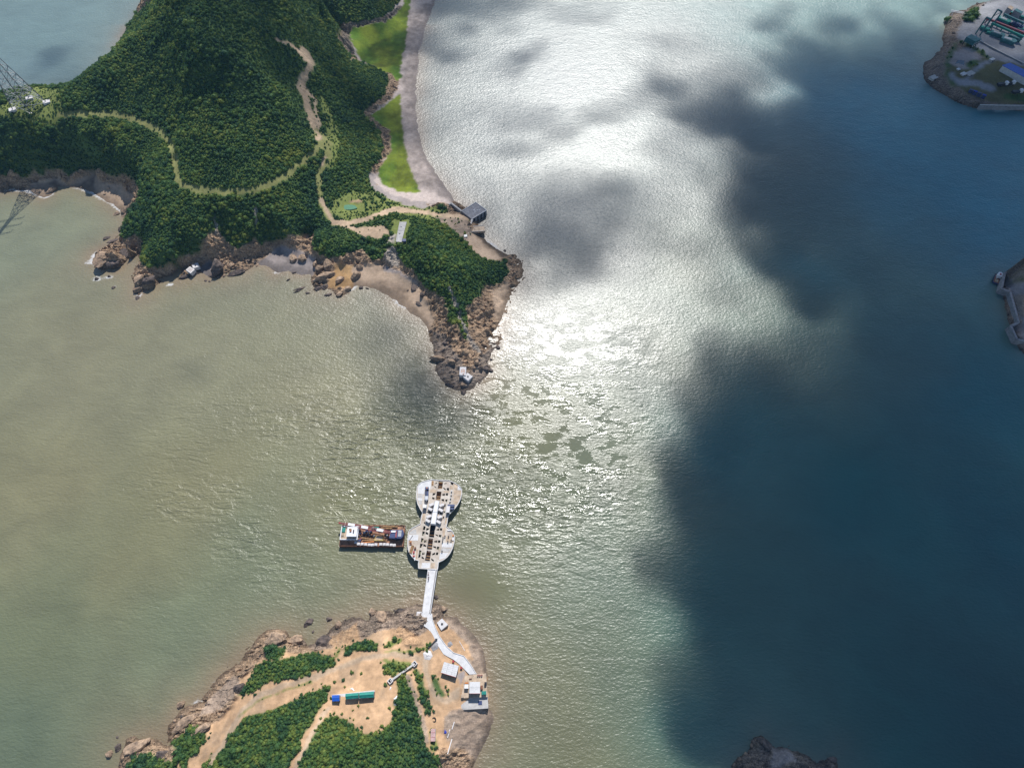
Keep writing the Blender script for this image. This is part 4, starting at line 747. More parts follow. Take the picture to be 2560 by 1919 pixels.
for a in [(243,697,11,8,1.6,0,'small dark rock ringed by white foam west of the headland point'),(273,691,9,7,1.3,0,'smaller foam-washed rock beside the foam-ringed one off the point'),(284,719,13,6,1.2,-30,'lone slender rock in open water off the headland point'),(344,744,13,9,1.6,-40,'dark rock at the very tip of the southern point'),
 (291,535,18,10,1.8,-15,'flat dark rock in the shallows off the small tan beach'),(313,528,20,20,3.0,-60,'big dark block where the tan beach meets the cliff'),(305,572,24,12,2.2,-45,'grey ledge rock hugging the wooded west shore'),(268,595,24,7,1.4,-30,'long low rock slab nearly awash west of the wooded shore'),(288,603,30,10,2.2,-35,'long dark rock slab above the western point'),(203,470,9,6,1.2,0,'single rock in the foam of the small tan beach'),(130,478,30,12,3.5,-50,'tilted brown rock between the two small beaches'),(262,485,8,5,1,0,'small rock alone on the tan beach'),(272,470,9,7,1.3,0,'rock at the foot of the cliff behind the tan beach'),
 (255,650,46,34,4.5,-40,'big brown outcrop at the western point of the headland'),(283,660,30,20,3.5,-30,'grey cleft outcrop next to the western point'),(312,635,34,26,4.5,-70,'striped slab outcrop behind the western point'),(350,700,34,28,4.2,-60,'brown outcrop at the root of the southern point'),(375,700,34,24,4.0,-40,'ridged outcrop east of the southern point'),(345,722,26,22,3.0,-50,'orange-brown outcrop at the southern point'),
 (478,688,66,12,2.0,-22,'long dark ledge below the striped concrete block'),(533,690,20,12,2,-10,'dark ledge rock at the grey pocket beach'),(514,702,7,6,.9,0,'small awash rock below the pocket beach'),(524,704,6,6,.8,0,'tiny awash rock next to the pocket beach ledge'),(545,672,30,50,9,10,'tall grassy rock buttress beside the pocket beach'),(578,664,18,16,2.6,0,'pale rock block at the foot of the middle cliff'),(590,682,60,16,2.2,-18,'long ribbed ledge along the middle cliff foot'),
 (735,648,22,22,4,0,'large sunlit boulder on the grey beach, left of a pair'),(757,648,26,26,4.5,-30,'largest grey boulder on the grey beach'),(768,634,20,7,1.6,40,'slab leaning behind the grey beach boulders'),(722,699,12,5,1,-40,'thin rock awash off the grey beach'),(735,682,14,8,1.3,-20,'dark rock at the grey beach waterline'),(752,722,36,7,1.3,-32,'long shard of rock awash between the two beaches'),(745,728,22,6,1.1,-35,'thin shard of rock awash next to the long shard'),(770,733,16,8,1.0,0,'low rock awash seaward of the shards'),
 (788,662,14,22,4,20,'upright rock at the left edge of the orange sand'),(802,672,26,18,4,-30,'rock stack beside the orange sand'),(822,665,26,30,6,15,'tallest dark rock stack by the orange sand'),(815,690,60,22,3.6,-30,'large dark rock mass left of the orange sand'),(792,700,24,14,2.4,-25,'left foot of the dark rock mass by the orange sand'),(795,722,22,14,2.2,-30,'blocky rock in the wash off the dark rock mass'),(812,718,22,18,2.4,-40,'square rock in the wash beside the blocky rock'),(850,700,32,22,3.2,-50,'dark rock standing in the orange sand'),(868,722,26,18,2,-30,'flat rock at the edge of the orange sand'),(848,735,20,14,1.4,-20,'low rock off the orange sand'),(820,737,26,10,1.2,-10,'lowest rock awash left of the sandy cove'),(890,690,34,24,3.4,-40,'mottled rock in the middle of the orange sand'),(900,668,18,20,2.6,-60,'rock behind the mottled rock on the sand'),(903,720,12,12,1.6,-50,'dark rock at the waterline of the sandy cove'),(918,721,9,5,.8,10,'small rock at the cove waterline'),
 (1035,722,20,20,2.6,40,'triangular rock on the east side of the sandy cove'),(1020,726,9,5,.8,0,'small rock lying on the cove sand'),(1048,760,20,12,.9,20,'low scatter rock near the cove waterline'),(1056,737,14,18,2.4,20,'rock at the cliff foot east of the cove'),(1097,898,50,20,4,5,'long brown rock at the west side of the tip'),(1130,905,24,16,2.6,10,'right-hand end of the long brown rock at the tip'),(1192,907,14,20,3.2,20,'pale orange rock north of the concrete blocks'),(1228,927,11,12,1.8,-20,'rounded rock at the water east of the concrete blocks'),(1215,922,14,14,1.8,0,'dark rock just inland of the rounded tip rock'),(1125,962,40,10,2,25,'low rock bar at the southern tip'),(1158,982,14,14,1.8,0,'last dark rock at the very southern tip'),(1245,869,12,12,1.6,0,'dark rock in the glittering shallows, northern one'),(1228,899,9,9,1.2,0,'dark rock in the glittering shallows, middle one'),(1216,902,6,7,.9,0,'small rock in the glittering shallows'),(1262,627,7,7,.9,0,'small rock in the wash below the concrete ramp'),
 (773,1555,22,16,1.8,-40,'grey rock pair offshore of the near island, right one'),(765,1560,14,12,1.3,0,'grey rock pair offshore of the near island, left one'),(783,1578,7,8,.8,0,'small rock between the offshore pair and the island'),(453,1761,22,16,2.6,-50,'large grey rock standing off the bouldered shore'),(296,1865,17,15,2,-30,'grey rock off the western tip of the near island'),(274,1884,16,16,2,20,'pale rock farthest off the western tip of the near island'),(293,1842,6,5,.6,0,'tiny rock off the western tip'),
 (823,1547,16,12,1.6,0,'dark rounded rock on the near island shore'),(846,1562,20,20,2.4,-40,'tan rounded boulder on the near island shore'),(808,1605,40,30,3,-30,'dark wet rock mass on the near island shore'),(932,1530,20,22,2.6,-20,'banded grey rock at the north shore of the near island'),(955,1540,30,34,2.8,-40,'large banded rock next to the north shore path'),(1000,1527,24,14,1.6,-20,'grey rock left of the bridge landing'),(1110,1522,16,12,2,10,'tan rock at the point right of the bridge landing'),(1090,1492,12,10,1.4,0,'rock under the right side of the footbridge'),
 (690,1598,58,40,4.5,-30,'large pale outcrop on the north-west shore of the near island'),(740,1600,40,26,4,-10,'orange outcrop with a tuft beside the pale outcrop'),(465,1805,70,26,3,-35,'long striated slab on the west shore of the near island'),(500,1825,60,20,2.6,-30,'second striated slab on the west shore of the near island'),(345,1865,60,22,3.2,-30,'ribbed slab at the western tip of the near island'),(410,1885,46,22,3,10,'rounded grey slab at the western tip'),
 (600,1720,30,26,4,-40,'overhanging dark rock above the shingle on the west shore'),
 (1880,1862,10,8,1,0,'small pale rock at the left shore of the bare islet'),(1865,1884,10,9,1.1,0,'pale double rock at the left shore of the bare islet'),(1849,1896,11,8,1.1,0,'roundish pale rock at the left shore of the bare islet'),(1836,1912,9,9,1,0,'lowest pale rock at the left shore of the bare islet'),(1905,1855,26,34,4.5,-60,'blue-grey shattered crag at the head of the bare islet'),(2082,1897,22,14,1.6,0,'dark hump at the right end of the bare islet')]:
    put_rock(*a, dark=('pale' not in a[6] and 'tan' not in a[6] and 'orange' not in a[6] and 'sunlit' not in a[6] and 'striated' not in a[6] and 'banded' not in a[6] and 'ribbed slab' not in a[6] and 'brown' not in a[6] and 'largest' not in a[6] and 'mottled' not in a[6]))
def boulders(L, n, smin, smax, label, group, seed, cond, dark):
    r = np.random.RandomState(seed); ok = np.argwhere(cond(L)); pick = ok[r.choice(len(ok), n, replace=False)]
    for j, i in pick:
        x, y = L.X[j, i], L.Y[j, i]; s = smin + (smax - smin) * r.rand() ** 2
        o = link('boulder', (ROCKSD if (dark if dark is not None else r.rand() < .5) else ROCKS)[r.randint(5)]); tag(o, label, 'rock', group)
        o.location = (x, y, L.Z[j, i] + s * .1); o.scale = (s, s * r.uniform(.6, .95), s * r.uniform(.5, .8)); o.rotation_euler = (r.uniform(-.4, .4), r.uniform(-.4, .4), r.uniform(0, 6.28))
inf = lambda L: (L.PX > 5) & (L.PX < 2555) & (L.PY > 5) & (L.PY < 1912)
boulders(headland, 85, 0.5, 1.7, 'weathered brown boulder among the rocks along the headland shore', 'boulders along the headland shore', 21, lambda L: (L.rock > .5) & (L.sd > -1.5) & (L.sd < 11) & (L.Z < 4) & inf(L) & (L.PY > 560), None)
boulders(headland, 34, 0.5, 1.5, 'pale boulder in the rock strip beside the bright marsh grass', 'boulders beside the marsh', 22, lambda L: (L.rock > .5) & (L.PY < 450) & (L.PX > 840) & inf(L), False)
boulders(island, 60, 0.3, 1.0, 'grey-brown boulder in the shingle around the near island', 'boulders around the near island', 23, lambda L: (L.rock > .4) & (L.sd > -0.8) & (L.sd < 12) & inf(L), None)
boulders(spit, 24, 0.6, 1.6, 'dark armour stone on the bank of the shipyard spit', 'armour stones of the shipyard spit', 24, lambda L: (L.sd > -1) & (L.sd < 7) & (L.Z < 3.6) & inf(L), True)
boulders(quayislet, 10, 0.5, 1.4, 'dark stone at the foot of the quay wall on the right', 'stones below the quay wall', 25, lambda L: (L.sd > -1) & (L.sd < 7) & (L.Z < 2.6) & inf(L), True)
# ================================================================== built things
def WP(pts, z):
    return [P(a, b, z)[:2] for a, b in pts]
def cen(poly): return (sum(p[0] for p in poly) / len(poly), sum(p[1] for p in poly) / len(poly))
Z1 = lambda l: [(1010 + a / 13.82, 1190 + b / 13.82) for a, b in l]
Z2 = lambda l: [(1010 + a / 13.82, 1300 + b / 13.82) for a, b in l]
DK = 3.6           # platform deck level
# ---------------- sea platform
plat = empty('sea_platform', (*P(1080, 1310, 0)[:2], 0), 0, 'pale concrete figure-eight platform on piles in the channel, under construction', 'platform')
PO = plat.location.copy()
def pbuild(mb, name, m, parent=plat, **k):
    o = mb.build(name, m, parent, **k); o.matrix_parent_inverse = Matrix.Translation(-PO) if parent is plat else Matrix.Identity(4); return o
OUT = Z1([(970,110),(1150,130),(1560,150),(1720,210),(1900,310),(2010,450),(2000,650),(1940,840),(1850,1000),(1740,1140),(1560,1320),(1520,1420),(1490,1650)]) + Z2([(1470,220),(1600,310),(1700,410),(1760,560),(1740,780),(1690,960),(1600,1140),(1500,1270),(1360,1380),(1195,1455),(1175,1640)]) + [(1093.5,1424),(1045.7,1420.4)] + Z2([(490,1500),(520,1410),(380,1360),(260,1250),(160,1090),(120,900),(120,650),(140,480),(170,370),(280,270),(560,130)]) + Z1([(590,1420),(640,1260),(560,1140),(470,960),(430,800),(420,600),(450,400),(500,290),(600,200),(800,140)])
HOLES = [Z2(h) for h in [[(915,150),(1085,150),(1035,595),(860,575)],[(855,610),(1010,630),(965,1010),(785,1000)],[(790,1035),(940,1060),(890,1410),(720,1390)],
 [(680,195),(745,220),(720,330),(655,325)],[(640,385),(720,395),(690,510),(630,530)],[(600,610),(675,635),(650,740),(585,750)],[(560,810),(650,815),(600,930),(545,950)],[(530,1035),(600,1060),(560,1260),(490,1290)],
 [(780,265),(870,280),(840,330),(765,350)],[(755,395),(840,440),(830,495),(745,470)],[(705,685),(800,690),(785,740),(690,770)],[(680,815),(770,870),(755,910),(665,890)],[(640,1110),(725,1110),(710,1165),(620,1195)],[(615,1240),(690,1295),(680,1340),(600,1300)],
 [(1130,310),(1215,270),(1200,355),(1110,330)],[(1090,475),(1175,510),(1165,555),(1085,500)],[(1050,715),(1145,690),(1130,770),(1035,745)],[(1020,890),(1110,905),(1095,965),(1010,930)],[(985,1150),(1075,1105),(1060,1190),(970,1200)],[(945,1310),(1030,1370),(1020,1425),(940,1360)],
 [(1245,270),(1320,275),(1310,355),(1240,340)],[(1215,495),(1295,510),(1270,595),(1200,570)],[(1180,690),(1255,690),(1245,770),(1170,770)],[(1145,905),(1220,915),(1190,1020),(1130,985)],[(1115,1110),(1185,1105),(1170,1195),(1100,1190)]]]
HOLES += [Z1(h) for h in [[(1195,160),(1350,190),(1320,430),(1160,430)],[(1135,520),(1295,530),(1255,830),(1095,810)],[(1060,250),(1150,205),(1140,250),(1060,275)],[(1045,330),(1120,385),(1110,410),(1040,360)],[(1000,585),(1090,585),(1060,640),(985,665)],[(985,715),(1055,750),(1045,800),(970,780)],[(1400,240),(1475,225),(1460,260),(1385,270)],[(1370,385),(1445,445),(1430,480),(1360,420)],[(1480,405),(1555,405),(1545,500),(1475,470)],[(1325,620),(1415,590),(1405,670),(1320,650)],[(1450,590),(1520,580),(1510,670),(1440,650)],[(1305,780),(1385,790),(1370,870),(1290,820)],[(1435,805),(1500,800),(1480,890),(1420,880)],[(1625,160),(1700,190),(1695,300),(1615,265)],
 [(850,1200),(960,1210),(940,1290),(770,1240)],[(1190,1230),(1330,1240),(1310,1310),(1170,1300)],[(720,1560),(740,1620),(700,1650),(690,1600)],[(1400,960),(1440,960),(1430,1060),(1395,1050)],[(1380,1210),(1420,1200),(1410,1290),(1375,1290)],[(1345,1390),(1390,1385),(1375,1460),(1340,1450)]]]
def deck_mesh(outer, holes, z0, z1):
    loops = [outer] + holes
    flat = [v for l in loops for v in l]; n = len(flat)
    tris = tessellate_polygon([[Vector((x, y, 0)) for x, y in l] for l in loops])
    mb = MB(); vs = [(x, y, z1) for x, y in flat] + [(x, y, z0) for x, y in flat]; fs = []
    for a, b, c in tris:
        p, q, r_ = flat[a], flat[b], flat[c]
        if (q[0] - p[0]) * (r_[1] - p[1]) - (q[1] - p[1]) * (r_[0] - p[0]) < 0: a, b, c = a, c, b
        fs += [(a, b, c), (n + c, n + b, n + a)]
    k = 0
    for l in loops:
        m = len(l)
        for i in range(m): fs.append((k + i, k + (i + 1) % m, n + k + (i + 1) % m, n + k + i))
        k += m
    mb.add(vs, fs); return mb
OW = WP(OUT, DK); HW = [[(cen(w_)[0] + (p[0] - cen(w_)[0]) * 1.1, cen(w_)[1] + (p[1] - cen(w_)[1]) * 1.1) for p in w_] if len(h) and i > 2 and i not in (25, 26) else w_ for i, (h, w_) in enumerate((h, WP(h, DK)) for h in HOLES)]
pbuild(deck_mesh(OW, HW, DK - 0.75, DK), 'deck', mat('deck_concrete', (0.54, 0.49, 0.43), 0.85, 0.2, 0.35, col2=(0.40, 0.32, 0.25)))
mb = MB()
for i in range(len(OW)):
    a, b = OW[i], OW[(i + 1) % len(OW)]; c = cen(OW); inw = lambda p: (p[0] + (c[0] - p[0]) * 0.012, p[1] + (c[1] - p[1]) * 0.004)
    mb.bar((*inw(a), DK + .16), (*inw(b), DK + .16), 0.28, 0.32)
pbuild(mb, 'edge_kerb', M_concw)
# coloured slab panels laid on the deck
def panel(pts, m, h=0.05):
    pbuild(MB().prism(WP(pts, DK), DK - .02, DK + h), 'deck_panel', m)
for pl, m in [(Z1([(560,240),(800,170),(950,130),(930,330),(890,470),(720,470),(700,620),(470,600),(480,420),(510,300)]), M_concw),
              (Z1([(470,620),(640,640),(640,740),(460,730)]), M_conc), (Z1([(460,745),(640,752),(630,850),(480,840)]), M_concw), (Z1([(490,855),(628,865),(610,980),(530,960)]), M_conc),
              (Z1([(1720,230),(1850,310),(1840,470),(1715,450)]), M_conct), (Z1([(1862,320),(1950,400),(1980,480),(1850,470)]), M_concw), (Z1([(1715,470),(1980,490),(1975,640),(1720,620)]), M_conct), (Z1([(1720,640),(1965,660),(1910,830),(1715,800)]), M_conct), (Z1([(1712,820),(1900,850),(1830,960),(1710,940)]), M_conct), (Z1([(1580,310),(1700,320),(1690,450),(1580,440)]), M_conct),
              (Z1([(1380,500),(1560,500),(1550,570),(1370,560)]), M_conct), (Z1([(920,450),(1110,480),(1100,570),(900,560)]), M_conct), (Z1([(960,160),(1030,165),(1020,330),(950,330)]), M_wood),
              (Z1([(650,1290),(740,1260),(700,1520),(620,1520)]), M_conct), (Z1([(1450,1420),(1500,1420),(1480,1640),(1400,1640)]), M_conct),
              (Z2([(200,400),(330,330),(420,290),(430,480),(200,470)]), M_conc), (Z2([(160,500),(500,500),(480,700),(150,690)]), M_concw), (Z2([(420,1000),(500,1000),(450,1380),(400,1340)]), M_conct), (Z2([(1330,260),(1440,250),(1400,560),(1330,550)]), M_conct), (Z2([(1460,560),(1700,560),(1720,760),(1440,740)]), M_conct), (Z2([(1320,780),(1680,800),(1640,940),(1300,930)]), M_concw), (Z2([(1290,950),(1630,970),(1560,1100),(1260,1090)]), M_conc), (Z2([(1250,1120),(1540,1120),(1420,1300),(1210,1360)]), M_concw), (Z2([(930,1470),(1080,1470),(1050,1650),(920,1650)]), M_conct), (Z2([(620,1470),(900,1470),(890,1650),(600,1640)]), M_concw)]:
    panel(pl, m)
for h in HW[:3] + HW[25:27]:          # floors and beams inside the long openings
    c = cen(h); pbuild(MB().prism([(c[0] + (p[0] - c[0]) * 1.25, c[1] + (p[1] - c[1]) * 1.1) for p in h], 0.5, 0.8), 'lower_floor', M_concg if h is not HW[0] else M_dark)  # first opening's floor is coloured dark to stand for the hall's shadow
    a = ((h[0][0] * .86 + h[3][0] * .14), (h[0][1] * .86 + h[3][1] * .14)); b = ((h[1][0] * .86 + h[2][0] * .14), (h[1][1] * .86 + h[2][1] * .14))
    if h is not HW[0]: pbuild(MB().bar((*a, 1.7), (*b, 1.7), 1.1, 0.5), 'beam', M_orange)
    for f in (.45, .72):
        a = ((h[0][0] * (1 - f) + h[3][0] * f), (h[0][1] * (1 - f) + h[3][1] * f)); b = ((h[1][0] * (1 - f) + h[2][0] * f), (h[1][1] * (1 - f) + h[2][1] * f))
        pbuild(MB().bar((*a, 1.3), (*b, 1.3), 0.5, 0.5), 'beam', M_wood)
for pz in Z1([(600,350),(800,250),(1100,200),(1450,200),(1800,400),(1900,650),(1750,950),(520,700),(620,1000),(700,1350),(1480,1400),(1250,480),(1050,900),(1600,700)]) + Z2([(250,400),(200,700),(260,1100),(420,1300),(600,1420),(1550,450),(1650,750),(1550,1100),(1350,1300),(1100,1380),(560,500),(1330,800),(700,1600),(1100,1620),(780,1020),(1000,1020)]):
    x, y, _ = P(*pz, DK); pbuild(MB().cyl((x, y, -3), (x, y, DK - .7), 0.45, n=12), 'pile', M_concg)
# vaulted hall down the middle
def vault(q, z0, h):
    n = 10; mb = MB(); vs = []
    for (a, b) in ((q[0], q[1]), (q[3], q[2])):
        for i in range(n + 1):
            t = i / n; ang = math.pi * t; k = (1 - math.cos(ang)) / 2
            vs.append((a[0] + (b[0] - a[0]) * k, a[1] + (b[1] - a[1]) * k, z0 + h * math.sin(ang) ** 0.6))
    m = n + 1; fs = [(i, m + i, m + i + 1, i + 1) for i in range(n)] + [tuple(range(m)), tuple(range(2 * m - 1, m - 1, -1))]
    b0 = len(vs); vs += [(q[k][0], q[k][1], DK) for k in range(4)]
    mb.add(vs, fs)
    for a, b in ((0, 1), (1, 2), (2, 3), (3, 0)): mb.add([(q[a][0], q[a][1], DK), (q[b][0], q[b][1], DK), (q[b][0], q[b][1], z0), (q[a][0], q[a][1], z0)], [(0, 1, 2, 3)])
    return mb
pbuild(vault(WP(Z1([(1065,850),(1215,860),(1150,1232),(985,1225)]), DK + 3), DK + 2.2, 0.8), 'vaulted_roof', M_white)
pbuild(vault(WP(Z1([(984,1238),(1149,1245),(1088,1640),(908,1625)]), DK + 3), DK + 2.2, 0.8), 'vaulted_roof', M_white)
for (bx_, by_, rt) in [(945,975,24),(905,1125,-30),(860,1380,24),(825,1530,-30),(1300,990,24),(1270,1160,-30),(1230,1400,24),(1195,1570,-30)]:
    x, y, _ = P(*Z1([(bx_, by_)])[0], DK + 1.8)
    pbuild(MB().box((x, y, DK + 0.9), (2.3, 1.25, 1.8), R(rt)), 'precast_block', M_module)
for (a, b) in [((1055,845),(905,1640)),((1220,850),(1100,1640)),((1300,850),(1180,1640)),((900,900),(740,1640)),((1470,900),(1390,1640))]:
    p, q = WP(Z1([a, b]), DK); pbuild(MB().bar((*p, DK + .1), (*q, DK + .1), 0.35, 0.3), 'beam', M_conc)
for z in Z2([(1420,560),(1540,570),(1355,615),(1335,745),(1520,745),(1320,1080),(1635,700)]):
    x, y, _ = P(*z, DK); pbuild(MB().cyl((x, y, DK), (x, y, DK + .9), 0.22, n=8).box((x, y, DK + .95), (.6, .6, .1)), 'bollard', M_dark)
# things standing on the platform
def boxthing(name, label, cat, px, py, z0, dims, rz, parts, group=None):
    """parts: (part name, centre, size, material) in local metres"""
    x, y, _ = P(px, py, z0 + dims[2] * .5) if dims else P(px, py, z0)
    e = empty(name, (x, y, z0), rz, label, cat, group)
    for p in parts:
        if p[0][0] == '@': MB().cyl(p[1], p[2], p[3], p[4], 12).build(p[0][1:], p[5], e)
        else: MB().box(p[1], p[2], *(p[4:] or ())).build(p[0], p[3], e)
    return e
def rz_of(p, q, z):
    a, b = P(*p, z), P(*q, z); return math.atan2(b[1] - a[1], b[0] - a[0])
wheel = lambda L, w: [('@wheel', (x, s * w, .38), (x, s * (w - .3), .38), .38, .38, M_tyre) for x in L for s in (-1, 1)]
rzt = rz_of(Z1([(790,700)])[0], Z1([(800,470)])[0], DK)
e = boxthing('crane_truck', 'dark blue truck crane with orange hook block on the platform top', 'truck', *Z1([(795,570)])[0], DK, (0, 0, 1), rzt, [('chassis', (0, 0, .75), (5.4, 1.7, .35), M_dark), ('cab', (1.9, 0, 1.5), (1.3, 1.8, 1.3), M_navy), ('windscreen', (2.56, 0, 1.75), (.04, 1.5, .6), M_glass), ('flatbed', (-.9, 0, 1.15), (3.4, 1.8, .4), M_navy), ('crane_boom', (-.2, .3, 1.9), (3.6, .3, .35), M_dark), ('hook_block', (2.0, -.1, 2.3), (.7, .5, .3), M_orange)] + wheel((1.8, -.9, -1.9), .85))
e = boxthing('mixer_truck', 'white drum concrete mixer parked behind the blue crane truck', 'truck', *Z1([(785,760)])[0], DK, (0, 0, 1), rzt, [('chassis', (0, 0, .7), (3.6, 1.5, .3), M_dark), ('@drum', (-1.0, 0, 1.5), (.7, 0, 1.9), .95, 1.0, M_white), ('@drum_mouth', (-1.0, 0, 1.5), (-1.7, 0, 1.9), .8, .3, M_white), ('cab', (1.5, 0, 1.3), (.8, 1.5, 1.1), M_navy)] + wheel((1.3, -1.0), .8))
for i, z in enumerate(Z1([(1645,520),(1632,640),(1612,755),(1592,870)])):
    boxthing('white_drum', 'white drum in the row on the upper right deck, ' + ['first from the top', 'second from the top', 'third from the top', 'lowest'][i], 'drum', *z, DK + .03, (0, 0, .8), 0, [('@body', (0, 0, 0), (0, 0, .95), .34, .34, M_white), ('@lid', (0, 0, .95), (0, 0, 1.0), .3, .3, M_galv), ('strap', (0, -.45, .2), (.5, .3, .35), M_dark)], 'white drums in a row on the platform')
def cabin(name, label, pts, zr, z0, m, roofm, parts=True, cat='cabin', group=None):
    w = WP(pts, zr); c = cen(w); e = empty(name, (*c, z0), 0, label, cat, group)
    loc = [(a - c[0], b - c[1]) for a, b in w]
    MB().prism(loc, 0, zr - z0 - .12).build('wall', m, e)
    MB().prism([(a * 1.06, b * 1.06) for a, b in loc], zr - z0 - .118, zr - z0).build('roof', roofm, e)
    mid = [((loc[2][0] + loc[3][0]) / 2, (loc[2][1] + loc[3][1]) / 2)]; d = rz_of(pts[3], pts[2], zr)
    MB().box((mid[0][0] + math.sin(d) * .02, mid[0][1] - math.cos(d) * .02, .95), (.8, .06, 1.9 if zr - z0 > 2.2 else 1.2), d).build('door', M_dark, e)
    return e
cabin('site_cabin', 'long white site cabin on the right edge of the platform', Z1([(1480,1030),(1590,1035),(1565,1245),(1455,1240)]), DK + 2.4, DK, M_module, M_module)
cabin('site_cabin', 'small white site cabin on the left edge of the platform', Z1([(655,975),(775,980),(765,1085),(650,1080)]), DK + 2.6, DK, M_white, M_white)
cabin('store_shed', 'dark-roofed low shed behind the long white cabin', Z1([(1515,970),(1745,975),(1735,1050),(1505,1040)]), DK + 1.6, DK, M_dark, M_navy, cat='shed')
cabin('store_shed', 'second dark shed tucked beside the long white cabin', Z1([(1600,1085),(1735,1085),(1690,1150),(1595,1150)]), DK + 1.3, DK, M_dark, M_navy, cat='shed')
boxthing('timber_stack', 'brown timber stack on the lower left of the platform', 'timber', *Z2([(265,1000)])[0], DK, (0, 0, .6), rz_of(Z2([(230,1120)])[0], Z2([(310,870)])[0], DK), [('plank', (0, -.55 + .22 * i, .25 + .2 * (i % 2)), (3.9, .2, .4), M_wood) for i in range(6)] + [('bearer', (-1.2, 0, .04), (.15, 1.4, .08), M_wood), ('bearer', (1.2, 0, .04), (.15, 1.4, .08), M_wood)])
for z, s, m, lb in [((225,740),(1.0,.6,.5),M_orange,'orange steel trestle at the left rim of the platform'),((230,815),(1.1,.6,.5),M_rust,'rusty steel trestle beside the orange one'),((385,960),(.9,.9,.9),M_rust,'rusty square bin next to the timber stack'),((340,1100),(.8,1.0,.6),M_red,'pink-red material bundle below the timber stack'),((340,1235),(.9,.7,.6),M_red,'red material bundle at the lower rim of the platform'),((1700,530),(.9,.7,.8),M_orange,'orange bin at the right rim of the platform'),((1560,345),(1.7,.5,.4),M_white,'white formwork board on the right shoulder of the platform'),((1695,640),(.8,1.6,.5),M_concw,'pale slab crate at the right rim of the platform'),((370,1330),(.35,1.6,.3),M_white,'white board overhanging the lower rim of the platform'),((240,610),(.3,3.0,.25),M_concg,'grey beam lying on the left lobe of the platform')]:
    rzb = R(-32) if 'grey beam' in lb else 0
    boxthing(lb.split(' ')[-99 if 0 else 0] + '_item' if 0 else {'trestle': 'steel_trestle', 'bin': 'steel_bin', 'bundle': 'material_bundle', 'board': 'formwork_board', 'crate': 'slab_crate', 'beam': 'loose_beam'}[[k for k in ('trestle', 'bin', 'bundle', 'board', 'crate', 'beam') if k in lb][0]], lb, 'building material', *Z2([z])[0], DK + .03, (0, 0, s[2]), rzb, [('body', (0, 0, s[2] * .55), (s[0], s[1], s[2] * .9), m), ('skid', (0, s[1] * .3, .03), (s[0] * 1.1, .1, .06), M_wood), ('skid', (0, -s[1] * .3, .03), (s[0] * 1.1, .1, .06), M_wood)])
# ---------------- trestle footbridge and landing
br = empty('access_bridge', (*P(1075, 1480, 0)[:2], 0), 0, 'narrow pale concrete bridge linking the platform with the near island', 'bridge')
BO = br.location.copy()
def bbuild(mb, name, m):
    o = mb.build(name, m, br); o.matrix_parent_inverse = Matrix.Translation(-BO); return o
L0, L1 = [(1069.5,1422.5), (1055.4,1529)], [(1094,1422.5), (1077,1533)]
zt, zb = DK - .02, 4.6
bl = [P(*L0[0], zt), P(*L1[0], zt), P(*L1[1], zb), P(*L0[1], zb)]
bbuild(MB().prism([q[:2] for q in bl], [zt - .6, zt - .6, zb - .6, zb - .6], [zt, zt, zb, zb]), 'deck', M_concw)
def lerp(a, b, t): return tuple(a[i] + (b[i] - a[i]) * t for i in range(3))
for t, w, h, m, nm in [(0.03, .18, .5, M_concw, 'parapet'), (0.97, .22, .7, M_concw, 'parapet'), (0.80, .22, .35, M_concw, 'kerb')]:
    a, b = lerp(bl[0], bl[1], t), lerp(bl[3], bl[2], t); bbuild(MB().bar((a[0], a[1], a[2] + h / 2), (b[0], b[1], b[2] + h / 2), w, h), nm, m)
a, b = lerp(bl[0], bl[1], .885), lerp(bl[3], bl[2], .885); bbuild(MB().bar((a[0], a[1], a[2] + .02), (b[0], b[1], b[2] + .02), .5, .05), 'gutter', M_concg)
for t in (.12, .38, .64, .9):
    for s in (.15, .85):
        a = lerp(lerp(bl[0], bl[1], s), lerp(bl[3], bl[2], s), t); bbuild(MB().cyl((a[0], a[1], -3), (a[0], a[1], a[2] - .55), .4), 'pile', M_concg)
RL = [(1055,1529),(1055,1560),(1071,1572),(1085,1593),(1096,1615),(1109,1634.5),(1134,1648),(1148,1659),(1173.6,1685)]
RR = [(1079.6,1533),(1081,1548.7),(1089,1569.5),(1099,1590.3),(1117,1615.3),(1134,1630.5),(1160,1639),(1176.5,1660.5),(1191,1684)]
zz = [4.6, 4.6, 4.75, 4.9, 5.0, 5.1, 5.1, 5.1, 5.05]
lw = [P(*RL[i], zz[i]) for i in range(9)]; rw = [P(*RR[i], zz[i]) for i in range(9)]
mb = MB(); n = 9; vs = lw + rw + [(a[0], a[1], 1.0) for a in lw] + [(a[0], a[1], 1.0) for a in rw]
fs = [(i, n + i, n + i + 1, i + 1)[::-1] for i in range(n - 1)] + [(i, i + 1, 2 * n + i + 1, 2 * n + i)[::-1] for i in range(n - 1)] + [(n + i, 3 * n + i, 3 * n + i + 1, n + i + 1)[::-1] for i in range(n - 1)] + [(0, 2 * n, 3 * n, n), (n - 1, 2 * n - 1, 4 * n - 1, 3 * n - 1)]
mb.add(vs, fs); o = mb.build('landing_road', M_concw); o['kind'] = 'structure'
mb = MB()
for i in range(n - 1): mb.bar((rw[i][0], rw[i][1], zz[i] + .12), (rw[i + 1][0], rw[i + 1][1], zz[i + 1] + .12), .25, .24)
mb.build('kerb', M_concw, o)
def slab_thing(name, label, cat, pts, zt_, zb_, m, extra=None):
    w = WP(pts, zt_); c = cen(w); e = empty(name, (*c, zb_), 0, label, cat); loc = [(a - c[0], b - c[1]) for a, b in w]
    MB().prism(loc, 0, zt_ - zb_).build('block', m, e)
    if extra: extra(e, loc, zt_ - zb_)
    return e
